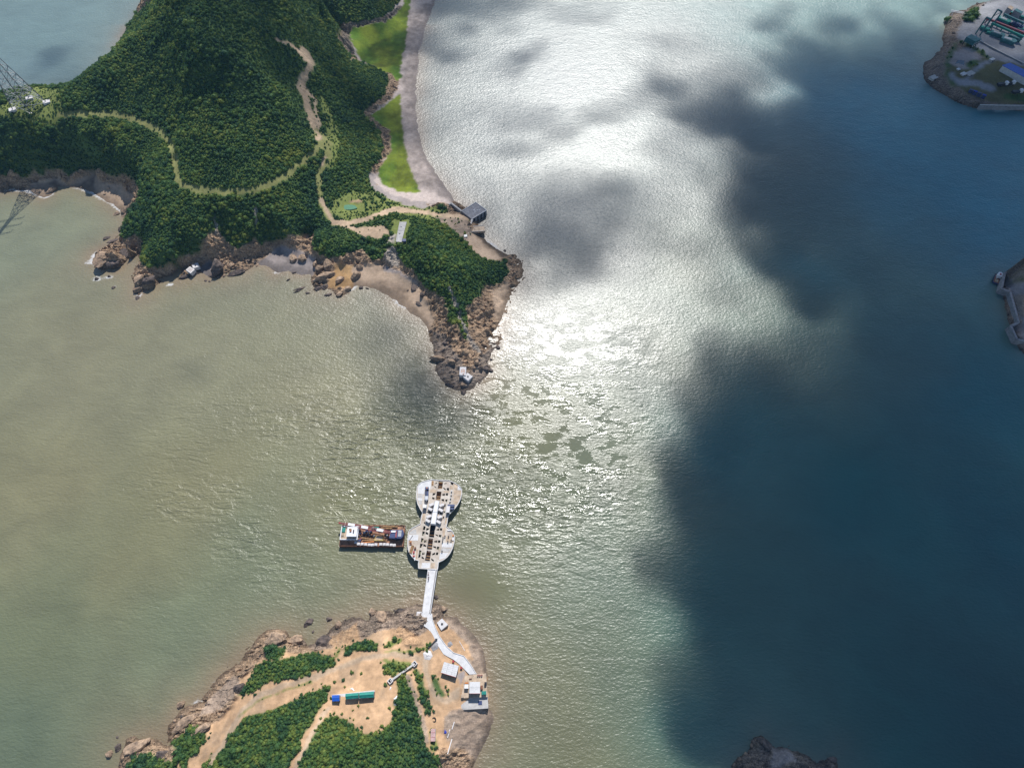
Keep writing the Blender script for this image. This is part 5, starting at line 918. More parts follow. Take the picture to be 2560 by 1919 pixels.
def boltx(e, loc, h): MB().cyl((0, 0, h), (0, 0, h + .45), .32, .26, 10).box((0, 0, h + .05), (.9, .9, .1)).build('anchor_bolt', M_dark, e)
def stripes(mt):
    def f(e, loc, h):
        for t in (.22, .4, .58, .76):
            a = [loc[0][i] + (loc[1][i] - loc[0][i]) * t for i in (0, 1)]; b = [loc[3][i] + (loc[2][i] - loc[3][i]) * t for i in (0, 1)]
            a2 = [a[i] * .85 + b[i] * .15 for i in (0, 1)]; b2 = [a[i] * .15 + b[i] * .85 for i in (0, 1)]
            MB().bar((*a2, h + .02), (*b2, h + .02), .16, .06).build('rebar_strip', mt, e)
    return f
slab_thing('anchor_slab', 'pale slab with rusty strips left of the bridge landing', 'concrete block', [(1042,1528),(1054.2,1528),(1053.6,1560),(1040,1558)], 4.7, 1.5, M_module, stripes(M_wood))
slab_thing('anchor_block', 'square concrete block with a dark bolt right of the bridge landing', 'concrete block', [(1092,1555.6),(1105,1545),(1120,1560.5),(1103,1575)], 4.2, 2.0, M_module, boltx)
def rustring(e, loc, h):
    mb = MB()
    for a, b in [((-.9, -1.2), (-.9, .6)), ((-.9, .6), (-.3, 1.2)), ((-.3, 1.2), (.3, 1.2)), ((.3, 1.2), (.9, .6)), ((.9, .6), (.9, -1.2)), ((-.35, -1.0), (-.35, .6)), ((.35, -1.0), (.35, .6))]: mb.bar((*a, h + .02), (*b, h + .02), .24, .05)
    mb.build('rust_mark', M_orange, e); MB().box((.45, -2.2, h + .1), (.9, .5, .2)).build('rust_plate', M_rust, e)
slab_thing('anchor_block', 'white oblong concrete block with rust marks at the headland tip', 'concrete block', [(1149.7,917),(1165.5,917),(1164.6,937.7),(1148.3,936.8)], 4.2, 1.0, M_module, rustring)
slab_thing('anchor_block', 'grey diamond-set concrete block with a bolt at the headland tip', 'concrete block', [(1169,931.4),(1182,940.4),(1170.5,951.7),(1158,942)], 3.6, 0.8, M_module, boltx)
slab_thing('anchor_block', 'cream striped concrete block on the ledge under the western cliffs', 'concrete block', [(464,674.4),(474.7,665.8),(487,673.5),(476.6,683)], 3.4, .6, M_module, stripes(M_wood))
slab_thing('anchor_block', 'cream concrete block with a bolt behind the striped one', 'concrete block', [(479.5,662.9),(494,656),(497.9,665.8),(483.4,670.6)], 3.4, .8, M_module, boltx)
# ---------------- buildings of the near island
R5 = lambda l: [(1080 + a / 10.36, 1620 + b / 10.36) for a, b in l]
R6 = lambda l: [(810 + a / 8.848, 1640 + b / 8.848) for a, b in l]
def roofed(name, label, pts, zr, z0, wallm, roofm, strips, trim=M_red, cat='building', group=None, windows=3, along='x'):
    w = WP(pts, zr); c = cen(w); e = empty(name, (*c, z0), 0, label, cat, group); loc = [(a - c[0], b - c[1]) for a, b in w]; h = zr - z0
    il = [(a * .95, b * .95) for a, b in loc]
    MB().prism(il, -.6, h - .16).build('wall', wallm, e)
    q = lambda u, v: tuple((loc[0][i] * (1 - u) + loc[1][i] * u) * (1 - v) + (loc[3][i] * (1 - u) + loc[2][i] * u) * v for i in (0, 1))
    for k in range(strips):
        a, b = k / strips + .006, (k + 1) / strips - .006
        pp = [q(a, 0), q(b, 0), q(b, 1), q(a, 1)] if along == 'x' else [q(0, a), q(1, a), q(1, b), q(0, b)]
        o = MB().prism(pp, h - .158, h).build('roof_sheet', roofm, e)
        mb = MB(); nr = 6
        for i in range(1, nr):
            t = a + (b - a) * i / nr
            s1, s2 = ((q(0 if 0 else a, i / nr), q(b, i / nr)) if along == 'x' else (q(i / nr, a), q(i / nr, b)))
            mb.bar((*s1, h + .02), (*s2, h + .02), .07, .05)
        mb.build('rib', roofm, o)
    d = math.atan2(loc[2][1] - loc[3][1], loc[2][0] - loc[3][0])
    s1, s2 = q(.0, 1.0), q(1.0, 1.0); MB().bar((*s1, h - .1), (*s2, h - .1), .12, .22).build('eaves_trim', trim, e)
    for i in range(windows):
        p = q((i + .5) / windows, .975); f = MB().box((p[0] + math.sin(d) * .01, p[1] - math.cos(d) * .01, h * .55), (.9, .08, .8), d).build('window', M_white, e)
        MB().box((p[0] + math.sin(d) * .05, p[1] - math.cos(d) * .05, h * .55), (.75, .06, .65), d).build('pane', M_glass, f)
    return e
roofed('site_office', 'white three-sheet roof building beside the landing road', R5([(310,345),(695,450),(620,745),(230,625)]), 7.9, 5.2, M_concg, M_concw, 3)
slab_u = WP([(1162,1687.6),(1215,1681.8),(1219,1741),(1152.5,1744.5)], 5.1)
q = empty('quay_platform', (*cen(slab_u), 2.0), 0, 'stepped concrete platform at the eastern shore of the near island', 'platform')
c0 = cen(slab_u); MB().prism([(a - c0[0], b - c0[1]) for a, b in slab_u], -2.5, 3.1).build('upper_slab', M_conct, q)
lo = WP([(1152.2,1744),(1219.5,1740),(1220.6,1769.6),(1153.4,1773.5)], 3.9); MB().prism([(a - c0[0], b - c0[1]) for a, b in lo], -2.5, 1.9).build('lower_slab', M_conc, q)
roofed('generator_house', 'white sheet-roofed house standing on the shore platform', R5([(970,862),(1245,862),(1245,1165),(965,1165)]), 8.0, 5.1, M_concg, M_concw, 2, along='y', windows=2)
cabin('store_cabin', 'small white cabin left of the house on the shore platform', R5([(848,930),(942,930),(938,1032),(842,1032)]), 7.0, 5.1, M_white, M_white)
for i in range(3):
    boxthing('oil_drum', 'pale oil drum at the top of the shore platform, ' + ['left', 'middle', 'right'][i] + ' one', 'drum', *R5([(1195 + 48 * i, 695)])[0], 5.1, (0, 0, .9), 0, [('@body', (0, 0, 0), (0, 0, .9), .32, .32, M_white), ('@rim', (0, 0, .9), (0, 0, .95), .33, .33, M_red), ('@lid', (0, 0, .95), (0, 0, .97), .2, .2, M_dark)], 'oil drums on the shore platform')
for lb, cxy, s, m, nm in [('orange crate behind the small white cabin', (895, 895), (1.6, .6, .8), M_orange, 'tool_crate'), ('teal pump unit right of the house on the shore platform', (1345, 1150), (2.0, 1.4, 1.1), M_green, 'pump_unit'), ('black tank at the right edge of the shore platform', (1388, 905), (.9, 1.1, 1.4), M_dark, 'water_tank'), ('rusty machine by the right wall of the platform house', (1285, 1010), (1.0, 1.6, 1.0), M_rust, 'winch'), ('dark blue plate standing in for a square shadow on the lower shore platform', (1247, 1405), (1.6, 1.5, .2), M_navy, 'shadow_plate'), ('small red bench on the upper shore platform', (995, 785), (1.2, .35, .45), M_rust, 'bench'), ('low rusty heap at the left step of the platform', (790, 1235), (1.1, 1.2, .5), M_conct, 'scrap_heap')]:  # dark plate on the lower platform stands in for a square shadow
    zb_ = 3.9 if 'lower' in lb else 5.1
    boxthing(nm, lb, nm.split('_')[-1], *R5([cxy])[0], zb_, (0, 0, s[2]), .05, [('body', (0, 0, s[2] * .6), (s[0], s[1], s[2] * .8), m), ('base', (0, 0, s[2] * .1), (s[0] * 1.08, s[1] * 1.08, s[2] * .2), M_concg), ('cap', (s[0] * .15, 0, s[2] * 1.05), (s[0] * .5, s[1] * .6, s[2] * .12), m)])
for lb, p in [('dark drum on the left verge of the landing road', (1133.5,1652.5)), ('dark drum with a red lid nearer the shore platform', (1153.5,1668.5))]:
    x, y, z = hit(*p); boxthing('waste_drum', lb, 'drum', *p, z, (0, 0, .8), 0, [('@body', (0, 0, 0), (0, 0, 1.1), .5, .5, M_dark), ('@lid', (0, 0, 1.1), (0, 0, 1.16), .52, .52, M_red)])
# green sheds on their apron
def gable(name, label, pts, zr, z0, m, cat='shed', group=None, pitch=.55):
    w = WP(pts, zr); c = cen(w); e = empty(name, (*c, z0), 0, label, cat, group); l = [(a - c[0], b - c[1]) for a, b in w]; h = zr - z0
    MB().prism([(a * .94, b * .94) for a, b in l], -.5, h - .1).build('wall', M_concg, e)
    ra = ((l[0][0] + l[3][0]) / 2, (l[0][1] + l[3][1]) / 2); rb = ((l[1][0] + l[2][0]) / 2, (l[1][1] + l[2][1]) / 2)
    for A, B in ((l[0], l[1]), (l[3], l[2])):
        v = [(*A, h), (*B, h), (*rb, h + pitch), (*ra, h + pitch)]; v += [(x, y, z - .08) for x, y, z in v]
        o = MB().add(v, [(0, 1, 2, 3), (7, 6, 5, 4), (0, 4, 5, 1), (2, 6, 7, 3), (0, 3, 7, 4), (1, 5, 6, 2)]).build('roof_slope', m, e)
        mb = MB()
        for i in range(9):
            t = (i + .5) / 9; p1 = (A[0] + (B[0] - A[0]) * t, A[1] + (B[1] - A[1]) * t, h + .02); p2 = (ra[0] + (rb[0] - ra[0]) * t, ra[1] + (rb[1] - ra[1]) * t, h + pitch + .02); mb.bar(p1, p2, .06, .05)
        mb.build('rib', m, o)
    MB().bar((*ra, h + pitch + .03), (*rb, h + pitch + .03), .2, .08).build('ridge_cap', m, e)
    mid = ((l[3][0] + l[2][0]) / 2 * .95, (l[3][1] + l[2][1]) / 2 * .95); d = math.atan2(l[2][1] - l[3][1], l[2][0] - l[3][0])
    MB().box((*mid, .9), (.9, .1, 1.9), d).build('door', M_white, e); return e
ZS = 13.1
ap = WP(R6([(170,850),(1120,745),(1125,905),(480,960),(180,995)]), ZS); c0 = cen(ap)
o = MB().prism([(a, b) for a, b in ap], ZS - 1.2, ZS + .12).build('hut_apron', M_module); o['kind'] = 'structure'
gable('workers_hut', 'green gable-roofed hut on the dirt clearing, left one of two', R6([(475,825),(765,800),(765,918),(480,945)]), ZS + 2.7, ZS + .12, M_green, group='green huts')
gable('workers_hut', 'green gable-roofed hut on the dirt clearing, right one of two', R6([(783,797),(1105,770),(1105,905),(785,922)]), ZS + 2.7, ZS + .12, M_green, group='green huts')
gable('blue_hut', 'small hut with a bright blue roof left of the green huts', R6([(175,855),(340,850),(340,985),(180,990)]), ZS + 2.6, ZS + .12, M_blue, pitch=.15)
# concrete conduit between two wells
x0, y0, z0 = hit(976.7, 1701.6); x1, y1, z1 = hit(1037, 1658.6); e = empty('conduit', (x0, y0, z0), 0, 'white concrete conduit running between two square wells through the bushes', 'conduit')
zA, zB = .9, z1 - z0 + .9; dx, dy = x1 - x0, y1 - y0
MB().bar((0, 0, zA), (dx, dy, zB), .75, .6).build('channel', M_conc, e)
for (a, b, z) in ((0, 0, zA), (dx, dy, zB)):
    r_ = math.atan2(dy, dx) + R(8); mb = MB(); m3 = Matrix.Rotation(r_, 3, 'Z')
    for s in (-1, 1):
        for v, d in ((Vector((s * .8, 0, 0)), (.3, 1.9, 2.4)), (Vector((0, s * .8, 0)), (1.3, .3, 2.4))): u = m3 @ v; mb.box((a + u.x, b + u.y, z - .7), d, r_)
    f = mb.build('well', M_module, e); MB().box((a, b, z - .6), (1.3, 1.3, .1), r_).build('well_bottom', M_dark, f)
# loose items on the near island
def heap(name, label, cat, pts, h, m, seed=1):
    r = random.Random(seed); w = [hit(*p) for p in pts]; c = (sum(p[0] for p in w) / len(w), sum(p[1] for p in w) / len(w)); z = ground(*c); ring = []
    vs = []; n = len(w)
    for k in range(4):
        f = 1 - k / 3.4
        for p in w:
            x, y = c[0] + (p[0] - c[0]) * f, c[1] + (p[1] - c[1]) * f; vs.append((x - c[0] + r.uniform(-.12, .12), y - c[1] + r.uniform(-.12, .12), (ground(x, y) - z) + h * (k / 3) * r.uniform(.7, 1.2) - (.15 if k == 0 else 0)))
    fs = [(k * n + i, k * n + (i + 1) % n, (k + 1) * n + (i + 1) % n, (k + 1) * n + i) for k in range(3) for i in range(n)] + [tuple(3 * n + i for i in range(n))]
    me = bpy.data.meshes.new(name); me.from_pydata(vs, [], fs); me.update(); bm = bmesh.new(); bm.from_mesh(me); bmesh.ops.recalc_face_normals(bm, faces=bm.faces); bmesh.ops.subdivide_edges(bm, edges=bm.edges, cuts=1, use_grid_fill=True)
    for v in bm.verts: v.co.z += .12 * h * mnoise.noise(v.co * 2.3); 
    bm.to_mesh(me); bm.free(); o = link(name, me, m); o.location = (*c, z); tag(o, label, cat); return o
heap('white_sheet', 'crumpled white sheet lying on the right of the dirt clearing', 'sheet', R6([(1600,860),(1630,850),(1600,940),(1615,990),(1610,1100),(1540,1100),(1535,1000),(1560,950),(1530,910),(1575,905)]), .45, M_white, 3)
heap('white_sheet', 'small crumpled white sheet above the green huts', 'sheet', R6([(590,690),(630,680),(690,760),(660,770),(620,720),(560,720)]), .3, M_white, 4)
heap('cement_heap', 'pale cement heap beside the bend of the dirt road', 'heap', [(1056,1632),(1066,1622),(1078,1625),(1083,1640),(1075,1650),(1060,1648)], .8, M_module, 5)
heap('gravel_heap', 'light grey gravel patch heaped by the landing road', 'heap', [(1075,1618),(1090,1600),(1098,1605),(1096,1622),(1082,1630)], .5, M_concg, 6)
heap('gravel_heap', 'light grey gravel heap on the dirt right of the landing road', 'heap', [(1118,1606),(1128,1600),(1133,1610),(1126,1619),(1117,1616)], .4, M_concg, 8)
heap('blue_tarpaulin', 'crumpled blue tarpaulin on the southern shingle', 'tarpaulin', [(1109,1833),(1112,1821),(1118,1829),(1117,1835)], .4, M_tarp, 7)
heap('debris_pile', 'white debris pile below the conduit end', 'debris', R6([(1445,740),(1470,665),(1495,670),(1480,720),(1460,755)]), .4, M_white, 9)
for lb, a, b in [('white plank on the southern shingle, upper one', (1136,1803), (1130,1822)), ('white plank beside the blue tarpaulin', (1125,1822), (1119,1843)), ('long bent-looking white plank on the southern shingle', (1130,1846), (1119,1884))]:
    p, q_ = hit(*a), hit(*b); mb = MB().bar((0, 0, .3), (q_[0] - p[0], q_[1] - p[1], q_[2] - p[2] + .3), .36, .2); o = mb.build('plank', M_module); o.location = p; tag(o, lb, 'plank')
p, q_ = hit(1148, 1602), hit(1162, 1626); o = MB().cyl((0, 0, .15), (q_[0] - p[0], q_[1] - p[1], q_[2] - p[2] + .15), .14, n=8).build('pipe', M_module); o.location = p; tag(o, 'thin pale pipe lying on the dirt east of the landing road', 'pipe')
p, q_ = hit(1091, 1598), hit(1071, 1619); o = MB().cyl((0, 0, .5), (q_[0] - p[0], q_[1] - p[1], q_[2] - p[2] + .5), .3, n=10).box((0, 0, .4), (1.0, .8, .8)).build('pipe', M_dark); o.location = p; tag(o, 'dark pipe branching off the left side of the landing road', 'pipe')
x, y, z = hit(1083, 1836)
boxthing('container', 'pinkish box container with a red end among the southern weeds', 'container', 1083, 1836, z, (0, 0, 2), R(92), [('body', (0, 0, 1.0), (4.6, 1.9, 1.9), M_module), ('end_door', (-2.33, 0, 1.0), (.08, 1.8, 1.8), M_red), ('roof', (0, 0, 1.99), (4.6, 1.9, .06), mat('pink_roof', (.55, .36, .34), .7)), ('rib', (.9, 0, 2.04), (.08, 1.8, .05), M_red), ('rib', (-.9, 0, 2.04), (.08, 1.8, .05), M_red)])
x, y, z = hit(1085, 1798); mb = MB(); mbv = 16
for i in range(mbv):
    a0, a1 = 2 * math.pi * i / mbv, 2 * math.pi * (i + 1) / mbv; mb.bar((math.cos(a0) * .8, math.sin(a0) * .8, .2), (math.cos(a1) * .8, math.sin(a1) * .8, .2), .35, .4)
o = mb.build('tyre', M_tyre); o.location = (x, y, z); tag(o, 'big black tyre lying by the southern path', 'tyre')
# ---------------- people on the bridge
def person(px, py, z, rz, label, vest, arm):
    P_ = {'pel': (0, 0, .95), 'chest': (0, .02, 1.32), 'neck': (0, .02, 1.5), 'head': (0, .03, 1.62), 'top': (0, .02, 1.74), 'lh': (-.1, 0, .9), 'lk': (-.11, .06, .5), 'lf': (-.12, 0, .08), 'lt': (-.12, .16, .04), 'rh': (.1, 0, .9), 'rk': (.11, -.04, .5), 'rf': (.12, -.12, .08), 'rt': (.12, .04, .04), 'ls': (-.19, .02, 1.42), 'le': (-.27, .02, 1.15), 'lw': (-.25, arm, .92), 'rs': (.19, .02, 1.42), 're': (.27, .0, 1.15), 'rw': (.25, arm * .6, .92)}
    rad = dict(pel=.15, chest=.17, neck=.06, head=.105, top=.07, lh=.09, lk=.065, lf=.05, lt=.04, rh=.09, rk=.065, rf=.05, rt=.04, ls=.07, le=.05, lw=.04, rs=.07, re=.05, rw=.04)
    k = list(P_); ed = [('pel', 'chest'), ('chest', 'neck'), ('neck', 'head'), ('head', 'top'), ('pel', 'lh'), ('lh', 'lk'), ('lk', 'lf'), ('lf', 'lt'), ('pel', 'rh'), ('rh', 'rk'), ('rk', 'rf'), ('rf', 'rt'), ('chest', 'ls'), ('ls', 'le'), ('le', 'lw'), ('chest', 'rs'), ('rs', 're'), ('re', 'rw')]
    me = bpy.data.meshes.new('person'); me.from_pydata([P_[q] for q in k], [(k.index(a), k.index(b)) for a, b in ed], []); o = bpy.data.objects.new('person', me); C.objects.link(o)
    sk = o.modifiers.new('skin', 'SKIN'); o.modifiers.new('sub', 'SUBSURF').levels = 1
    for i, q in enumerate(k): me.skin_vertices[0].data[i].radius = (rad[q], rad[q]); me.skin_vertices[0].data[i].use_root = (q == 'pel')
    bpy.context.view_layer.update(); dg = bpy.context.evaluated_depsgraph_get(); nm = bpy.data.meshes.new_from_object(o.evaluated_get(dg)); o.modifiers.clear(); o.data = nm
    for m in (M_skin, vest, M_trouser): nm.materials.append(m)
    for p in nm.polygons:
        c = p.center; p.material_index = 0 if c.z > 1.50 or (abs(c.x) > .2 and c.z < 1.0) else (1 if c.z > .92 else 2); p.use_smooth = True
    hat = MB().cyl((0, .03, 1.68), (0, .03, 1.76), .14, .11, 10).cyl((0, .03, 1.66), (0, .03, 1.68), .17, .17, 10).build('hard_hat', M_orange if vest is not M_shirt else M_white, o)
    x, y, _ = P(px, py, z + .9); o.location = (x, y, z); o.rotation_euler = (0, 0, rz); tag(o, label, 'person')
person(1071.2, 1430, 3.65, .2, 'person in an orange vest nearest the platform on the bridge', M_shirt, .12)
person(1071.5, 1436, 3.72, 2.8, 'person in dark clothes walking second along the bridge edge', M_trouser, -.05)
person(1071.8, 1441, 3.78, 3.0, 'person in an orange vest walking third along the bridge edge', M_shirt, .1)
person(1071.0, 1446.5, 3.85, .4, 'person in dark clothes farthest from the platform on the bridge', M_trouser, .15)
# ================================================================== crane barge
BZ = 2.0
A, B_, D_ = P(856, 1312, BZ), P(1014, 1313, BZ), P(848, 1364, BZ)
bx0 = P(931, 1338.5, BZ); brz = math.atan2(B_[1] - A[1], B_[0] - A[0]); BL = math.dist(A[:2], B_[:2]); BW = abs(P(931, 1312, BZ)[1] - P(931, 1365, BZ)[1])
barge = empty('crane_barge', (bx0[0], bx0[1], 0), brz, 'rusty flat crane barge moored left of the sea platform', 'barge')
def bl_(px, py, z=BZ):       # picture point on the barge to barge-local metres
    x, y, _ = P(px, py, z); v = Matrix.Rotation(-brz, 2) @ Vector((x - bx0[0], y - bx0[1])); return (v.x, v.y, z)
K3 = lambda a, b: (840 + a / 12.29, 1295 + b / 12.29)
hl, hw = BL / 2, BW / 2
mb = MB().prism([(-hl, -hw), (hl, -hw), (hl, hw), (-hl, hw)], -0.9, BZ - .14); mb.build('hull', M_rust, barge)
MB().prism([(-hl + .05, -hw + .05), (hl - .05, -hw + .05), (hl - .05, hw - .05), (-hl + .05, hw - .05)], BZ - .139, BZ).build('deck', M_deckr, barge)
for s in (-1, 1):
    MB().box((0, s * (hw - .12), BZ + .22), (BL, .14, .42)).build('bulwark', M_rust, barge)
    MB().box((s * (hl - .12), 0, BZ + .18), (.14, BW - .6, .34)).build('bulwark', M_rust, barge)
for i in range(11): MB().cyl((-hl + 2 + i * (BL - 4) / 10, hw + .16, 1.2), (-hl + 2 + i * (BL - 4) / 10, hw + .42, 1.2), .5, n=12).build('fender_tyre', M_tyre, barge)
for sx in (-1, 1):
    for sy in (-1, 1): MB().cyl((sx * (hl - .8), sy * (hw - .7), BZ), (sx * (hl - .8), sy * (hw - .7), BZ + .7), .18, n=8).box((sx * (hl - .8), sy * (hw - .7), BZ + .7), (.8, .2, .15)).build('mooring_bitt', M_dark, barge)
# deckhouse
c = bl_(*K3(420, 450), BZ + 2); dh = MB().box((c[0], c[1], BZ + 1.1), (8.4, 6.6, 2.2)).build('deckhouse', M_white, barge)
MB().box((c[0], c[1], BZ + 2.24), (8.4, 6.6, .1)).build('roof', M_conct, dh)
for sx, sy, d in ((0, 1, (8.8, .35, .4)), (0, -1, (8.8, .35, .4)), (1, 0, (.35, 6.2, .4)), (-1, 0, (.35, 6.2, .4))): MB().box((c[0] + sx * 4.2, c[1] + sy * 3.3, BZ + 2.4), d).build('roof_rim', M_white, dh)
c2 = bl_(*K3(490, 400), BZ + 4); MB().box((c2[0] + .1, c2[1] - .2, BZ + 3.2), (4.6, 4.4, 1.8)).build('wheelhouse', M_white, dh)
MB().box((c2[0] + .1, c2[1] - .2, BZ + 4.16), (5.0, 4.8, .12)).build('roof', M_white, dh)
MB().box((c2[0] + .1, c2[1] - 2.42, BZ + 3.4), (3.8, .06, .8)).build('window', M_glass, dh)
for t, cc, s in ((M_rust, (-.6, .4), (.9, 1.2, .6)), (M_dark, (.9, .1), (.5, 1.6, .5)), (M_wood, (-.9, 1.2), (1.2, .4, .4))): MB().box((c2[0] + cc[0], c2[1] - .2 + cc[1], BZ + 4.4), s).build('roof_unit', t, dh)
MB().box((c[0] - 3.0, c[1] + 1.4, BZ + 2.5), (1.6, 2.2, .5)).build('hatch', M_green, dh); MB().box((c[0] - 3.2, c[1] - 1.2, BZ + 2.5), (1.2, 1.0, .4)).build('roof_unit', M_conct, dh)
for i in range(5): MB().box((c[0] - 3.3 + 1.65 * i, c[1] - 3.32, BZ + 1.3), (.8, .06, .7)).build('window', M_glass, dh)
# crane
cr = bl_(*K3(1880, 500), BZ + 2.5); MB().cyl((cr[0], cr[1], BZ), (cr[0], cr[1], BZ + 1.0), 2.3, n=20).build('crane_pedestal', M_dark, barge)
ch = MB().prism([(cr[0] - 3.6, cr[1] - 2.0), (cr[0] + 2.2, cr[1] - 2.0), (cr[0] + 3.1, cr[1] - 1.0), (cr[0] + 3.4, cr[1] + .6), (cr[0] + 2.6, cr[1] + 2.2), (cr[0] - 3.4, cr[1] + 2.0)], BZ + 1.0, BZ + 3.4).build('crane_house', M_navy, barge)
MB().box((cr[0] + 1.4, cr[1] + .3, BZ + 3.5), (1.6, 3.0, .2)).build('roof_panel', M_galv, ch); MB().box((cr[0] - 1.6, cr[1] + 1.2, BZ + 3.6), (2.6, .9, .4)).build('roof_panel', M_white, ch); MB().box((cr[0] - .3, cr[1] - .1, BZ + 3.6), (.7, 3.2, .4)).build('winch_drum', M_boom, ch)
tipP = Vector(bl_(*K3(120, 145), BZ + 3.2)); root = Vector((cr[0] - 1.2, cr[1] + .5, BZ + 3.0))
def lattice(a, b, w, n, name, m, parent):
    mb = MB(); d = (b - a); L = d.length; d.normalize(); x = d.cross(Vector((0, 0, 1))).normalized(); y = x.cross(d); ch_ = [(sx, sy) for sx in (-1, 1) for sy in (-1, 1)]
    def pt(t, sx, sy):
        k = min(1, .25 + 3 * min(t, 1 - t)); return a + d * (L * t) + x * (sx * w / 2 * k) + y * (sy * w / 2 * k)
    for sx, sy in ch_:
        for i in range(n): mb.bar(pt(i / n, sx, sy), pt((i + 1) / n, sx, sy), .17)
    for i in range(n):
        t0, t1 = i / n, (i + 1) / n
        for s in (-1, 1): mb.bar(pt(t0, -1, s), pt(t1, 1, s), .1); mb.bar(pt(t0, s, -1), pt(t1, s, 1), .1); mb.bar(pt(t0, 1, s), pt(t1, -1, s), .1)
    return mb.build(name, m, parent)
bo = lattice(root, tipP, 1.5, 22, 'crane_boom', M_boom, barge)
for t0, t1 in ((.20, .32), (.48, .60), (.72, .84)):
    a_, b__ = root.lerp(tipP, t0), root.lerp(tipP, t1); mb = MB().bar((a_.x, a_.y, a_.z + .95), (b__.x, b__.y, b__.z + .95), 1.3, .08); mb.build('boom_plate', M_white, bo)
MB().cyl((tipP.x - .2, tipP.y - .35, tipP.z), (tipP.x - .2, tipP.y + .35, tipP.z), .5, n=12).build('boom_sheave', M_red, bo)
MB().bar((cr[0] - 4.5, cr[1] - .4, BZ), (cr[0] - 4.5, cr[1] - .4, BZ + 2.4), .25).bar((cr[0] - 4.5, cr[1] + 1.4, BZ), (cr[0] - 4.5, cr[1] + 1.4, BZ + 2.4), .25).bar((cr[0] - 4.5, cr[1] - .6, BZ + 2.4), (cr[0] - 4.5, cr[1] + 1.6, BZ + 2.4), .3).build('boom_rest', M_rust, barge)
# cargo and gear lying on the barge deck
def on_barge(name, label, cat, px, py, parts, rz=0.0, z=BZ, group=None):
    l = bl_(px, py, z); w = Matrix.Rotation(brz, 2) @ Vector((l[0], l[1])); e = empty(name, (bx0[0] + w.x, bx0[1] + w.y, z), brz + rz, label, cat, group)
    for p in parts:
        if p[0][0] == '@': MB().cyl(p[1], p[2], p[3], p[4], 10).build(p[0][1:], p[5], e)
        else: MB().box(p[1], p[2], p[4] if len(p) > 4 else 0).build(p[0], p[3], e)
    return e
for i, x in enumerate((625, 705, 815, 925, 1035, 1130, 1235, 1385, 1490, 1595, 1705, 1800)):
    yy = [750, 795, 800, 810, 822, 825, 815, 805, 810, 815, 825, 835][i]
    ordn = ['first', 'second', 'third', 'fourth', 'fifth', 'sixth', 'seventh', 'eighth', 'ninth', 'tenth', 'eleventh', 'last'][i]
    on_barge('ballast_bag', f'pale ballast bag on the lower deck edge of the barge, {ordn} from the left', 'bag', *K3(x, yy), [('sack', (0, 0, .5), (1.45, 1.2, 1.0), M_module, .06 * (i % 3 - 1)), ('top_fold', (0, .1, 1.04), (1.0, .7, .12), M_module, .2 * (i % 2)), ('strap', (0, -.62, .5), (.16, .06, .9), M_rust)], .05 * (i % 3 - 1), group='ballast bags along the barge edge')
pip = [(900,245,5.5,'rusty steel pipe along the upper deck edge of the barge, left one'),(1240,245,7.5,'rusty steel pipe along the upper deck edge of the barge, middle one'),(1640,265,8.5,'rusty steel pipe along the upper deck edge of the barge, right one'),(1560,320,5.5,'short rusty pipe below the right deck-edge pipe on the barge')]
for x, y, L, lb in pip: on_barge('steel_pipe', lb, 'pipe', *K3(x, y), [('@tube', (-L / 2, 0, .45), (L / 2, 0, .45), .45, .45, M_wood if x != 1240 else M_rust), ('chock', (-L / 3, 0, .05), (.3, 1.1, .1), M_wood), ('chock', (L / 3, 0, .05), (.3, 1.1, .1), M_wood)], R(-2 if x > 1500 else 0), group='steel pipes on the barge')
on_barge('net_heap', 'green net heap beside the barge pipes', 'net', *K3(1215, 305), [('net', (0, 0, .4), (3.6, 1.1, .8), M_green), ('net', (.8, -.3, .5), (1.6, 1.2, .9), M_green, .4), ('rope', (-1.2, .2, .7), (.8, .4, .3), M_galv, .6)])
on_barge('yellow_frame', 'yellow-brown lifting frame in the middle of the barge deck', 'frame', *K3(1330, 620), [('beam', (0, -1.1, .7), (4.6, .5, .5), M_yellow), ('beam', (0, .9, .7), (4.2, .4, .4), M_yellow), ('beam', (-1.9, 0, .7), (.4, 2.4, .4), M_yellow), ('beam', (1.9, 0, .7), (.4, 2.4, .4), M_yellow), ('plate', (0, -.1, .95), (3.2, 1.6, .12), M_conct), ('leg', (-1.9, -1.1, .25), (.3, .3, .5), M_rust), ('leg', (1.9, -1.1, .25), (.3, .3, .5), M_rust)])
on_barge('yellow_frame', 'pale wooden pallet frame below the boom plate on the barge', 'frame', *K3(1400, 360), [('slat', (-.9 + .6 * i, 0, .5), (.45, 1.8, .12), M_conct) for i in range(5)] + [('beam', (0, .6, .35), (3.2, .2, .2), M_wood), ('beam', (0, -.6, .35), (3.2, .2, .2), M_wood)])
for k, (a, b, lb) in enumerate([((780,600),(1560,710),'long steel beam lying slantwise on the barge deck, upper one'),((820,680),(1540,690),'long steel beam lying on the barge deck, lower one'),((790,765),(1180,720),'orange steel beam near the ballast bags on the barge')]):
    p1, p2 = bl_(*K3(*a)), bl_(*K3(*b)); m_ = ((p1[0] + p2[0]) / 2, (p1[1] + p2[1]) / 2); L = math.dist(p1[:2], p2[:2]); w = Matrix.Rotation(brz, 2) @ Vector(m_)
    e = empty('steel_beam', (bx0[0] + w.x, bx0[1] + w.y, BZ), brz + math.atan2(p2[1] - p1[1], p2[0] - p1[0]), lb, 'beam'); mm = M_orange if k == 2 else M_wood
    MB().box((0, 0, .12), (L, .6, .1)).build('flange', mm, e); MB().box((0, 0, .4), (L, .14, .46)).build('web', mm, e); MB().box((0, 0, .68), (L, .6, .1)).build('flange', mm, e)
rr = random.Random(12)
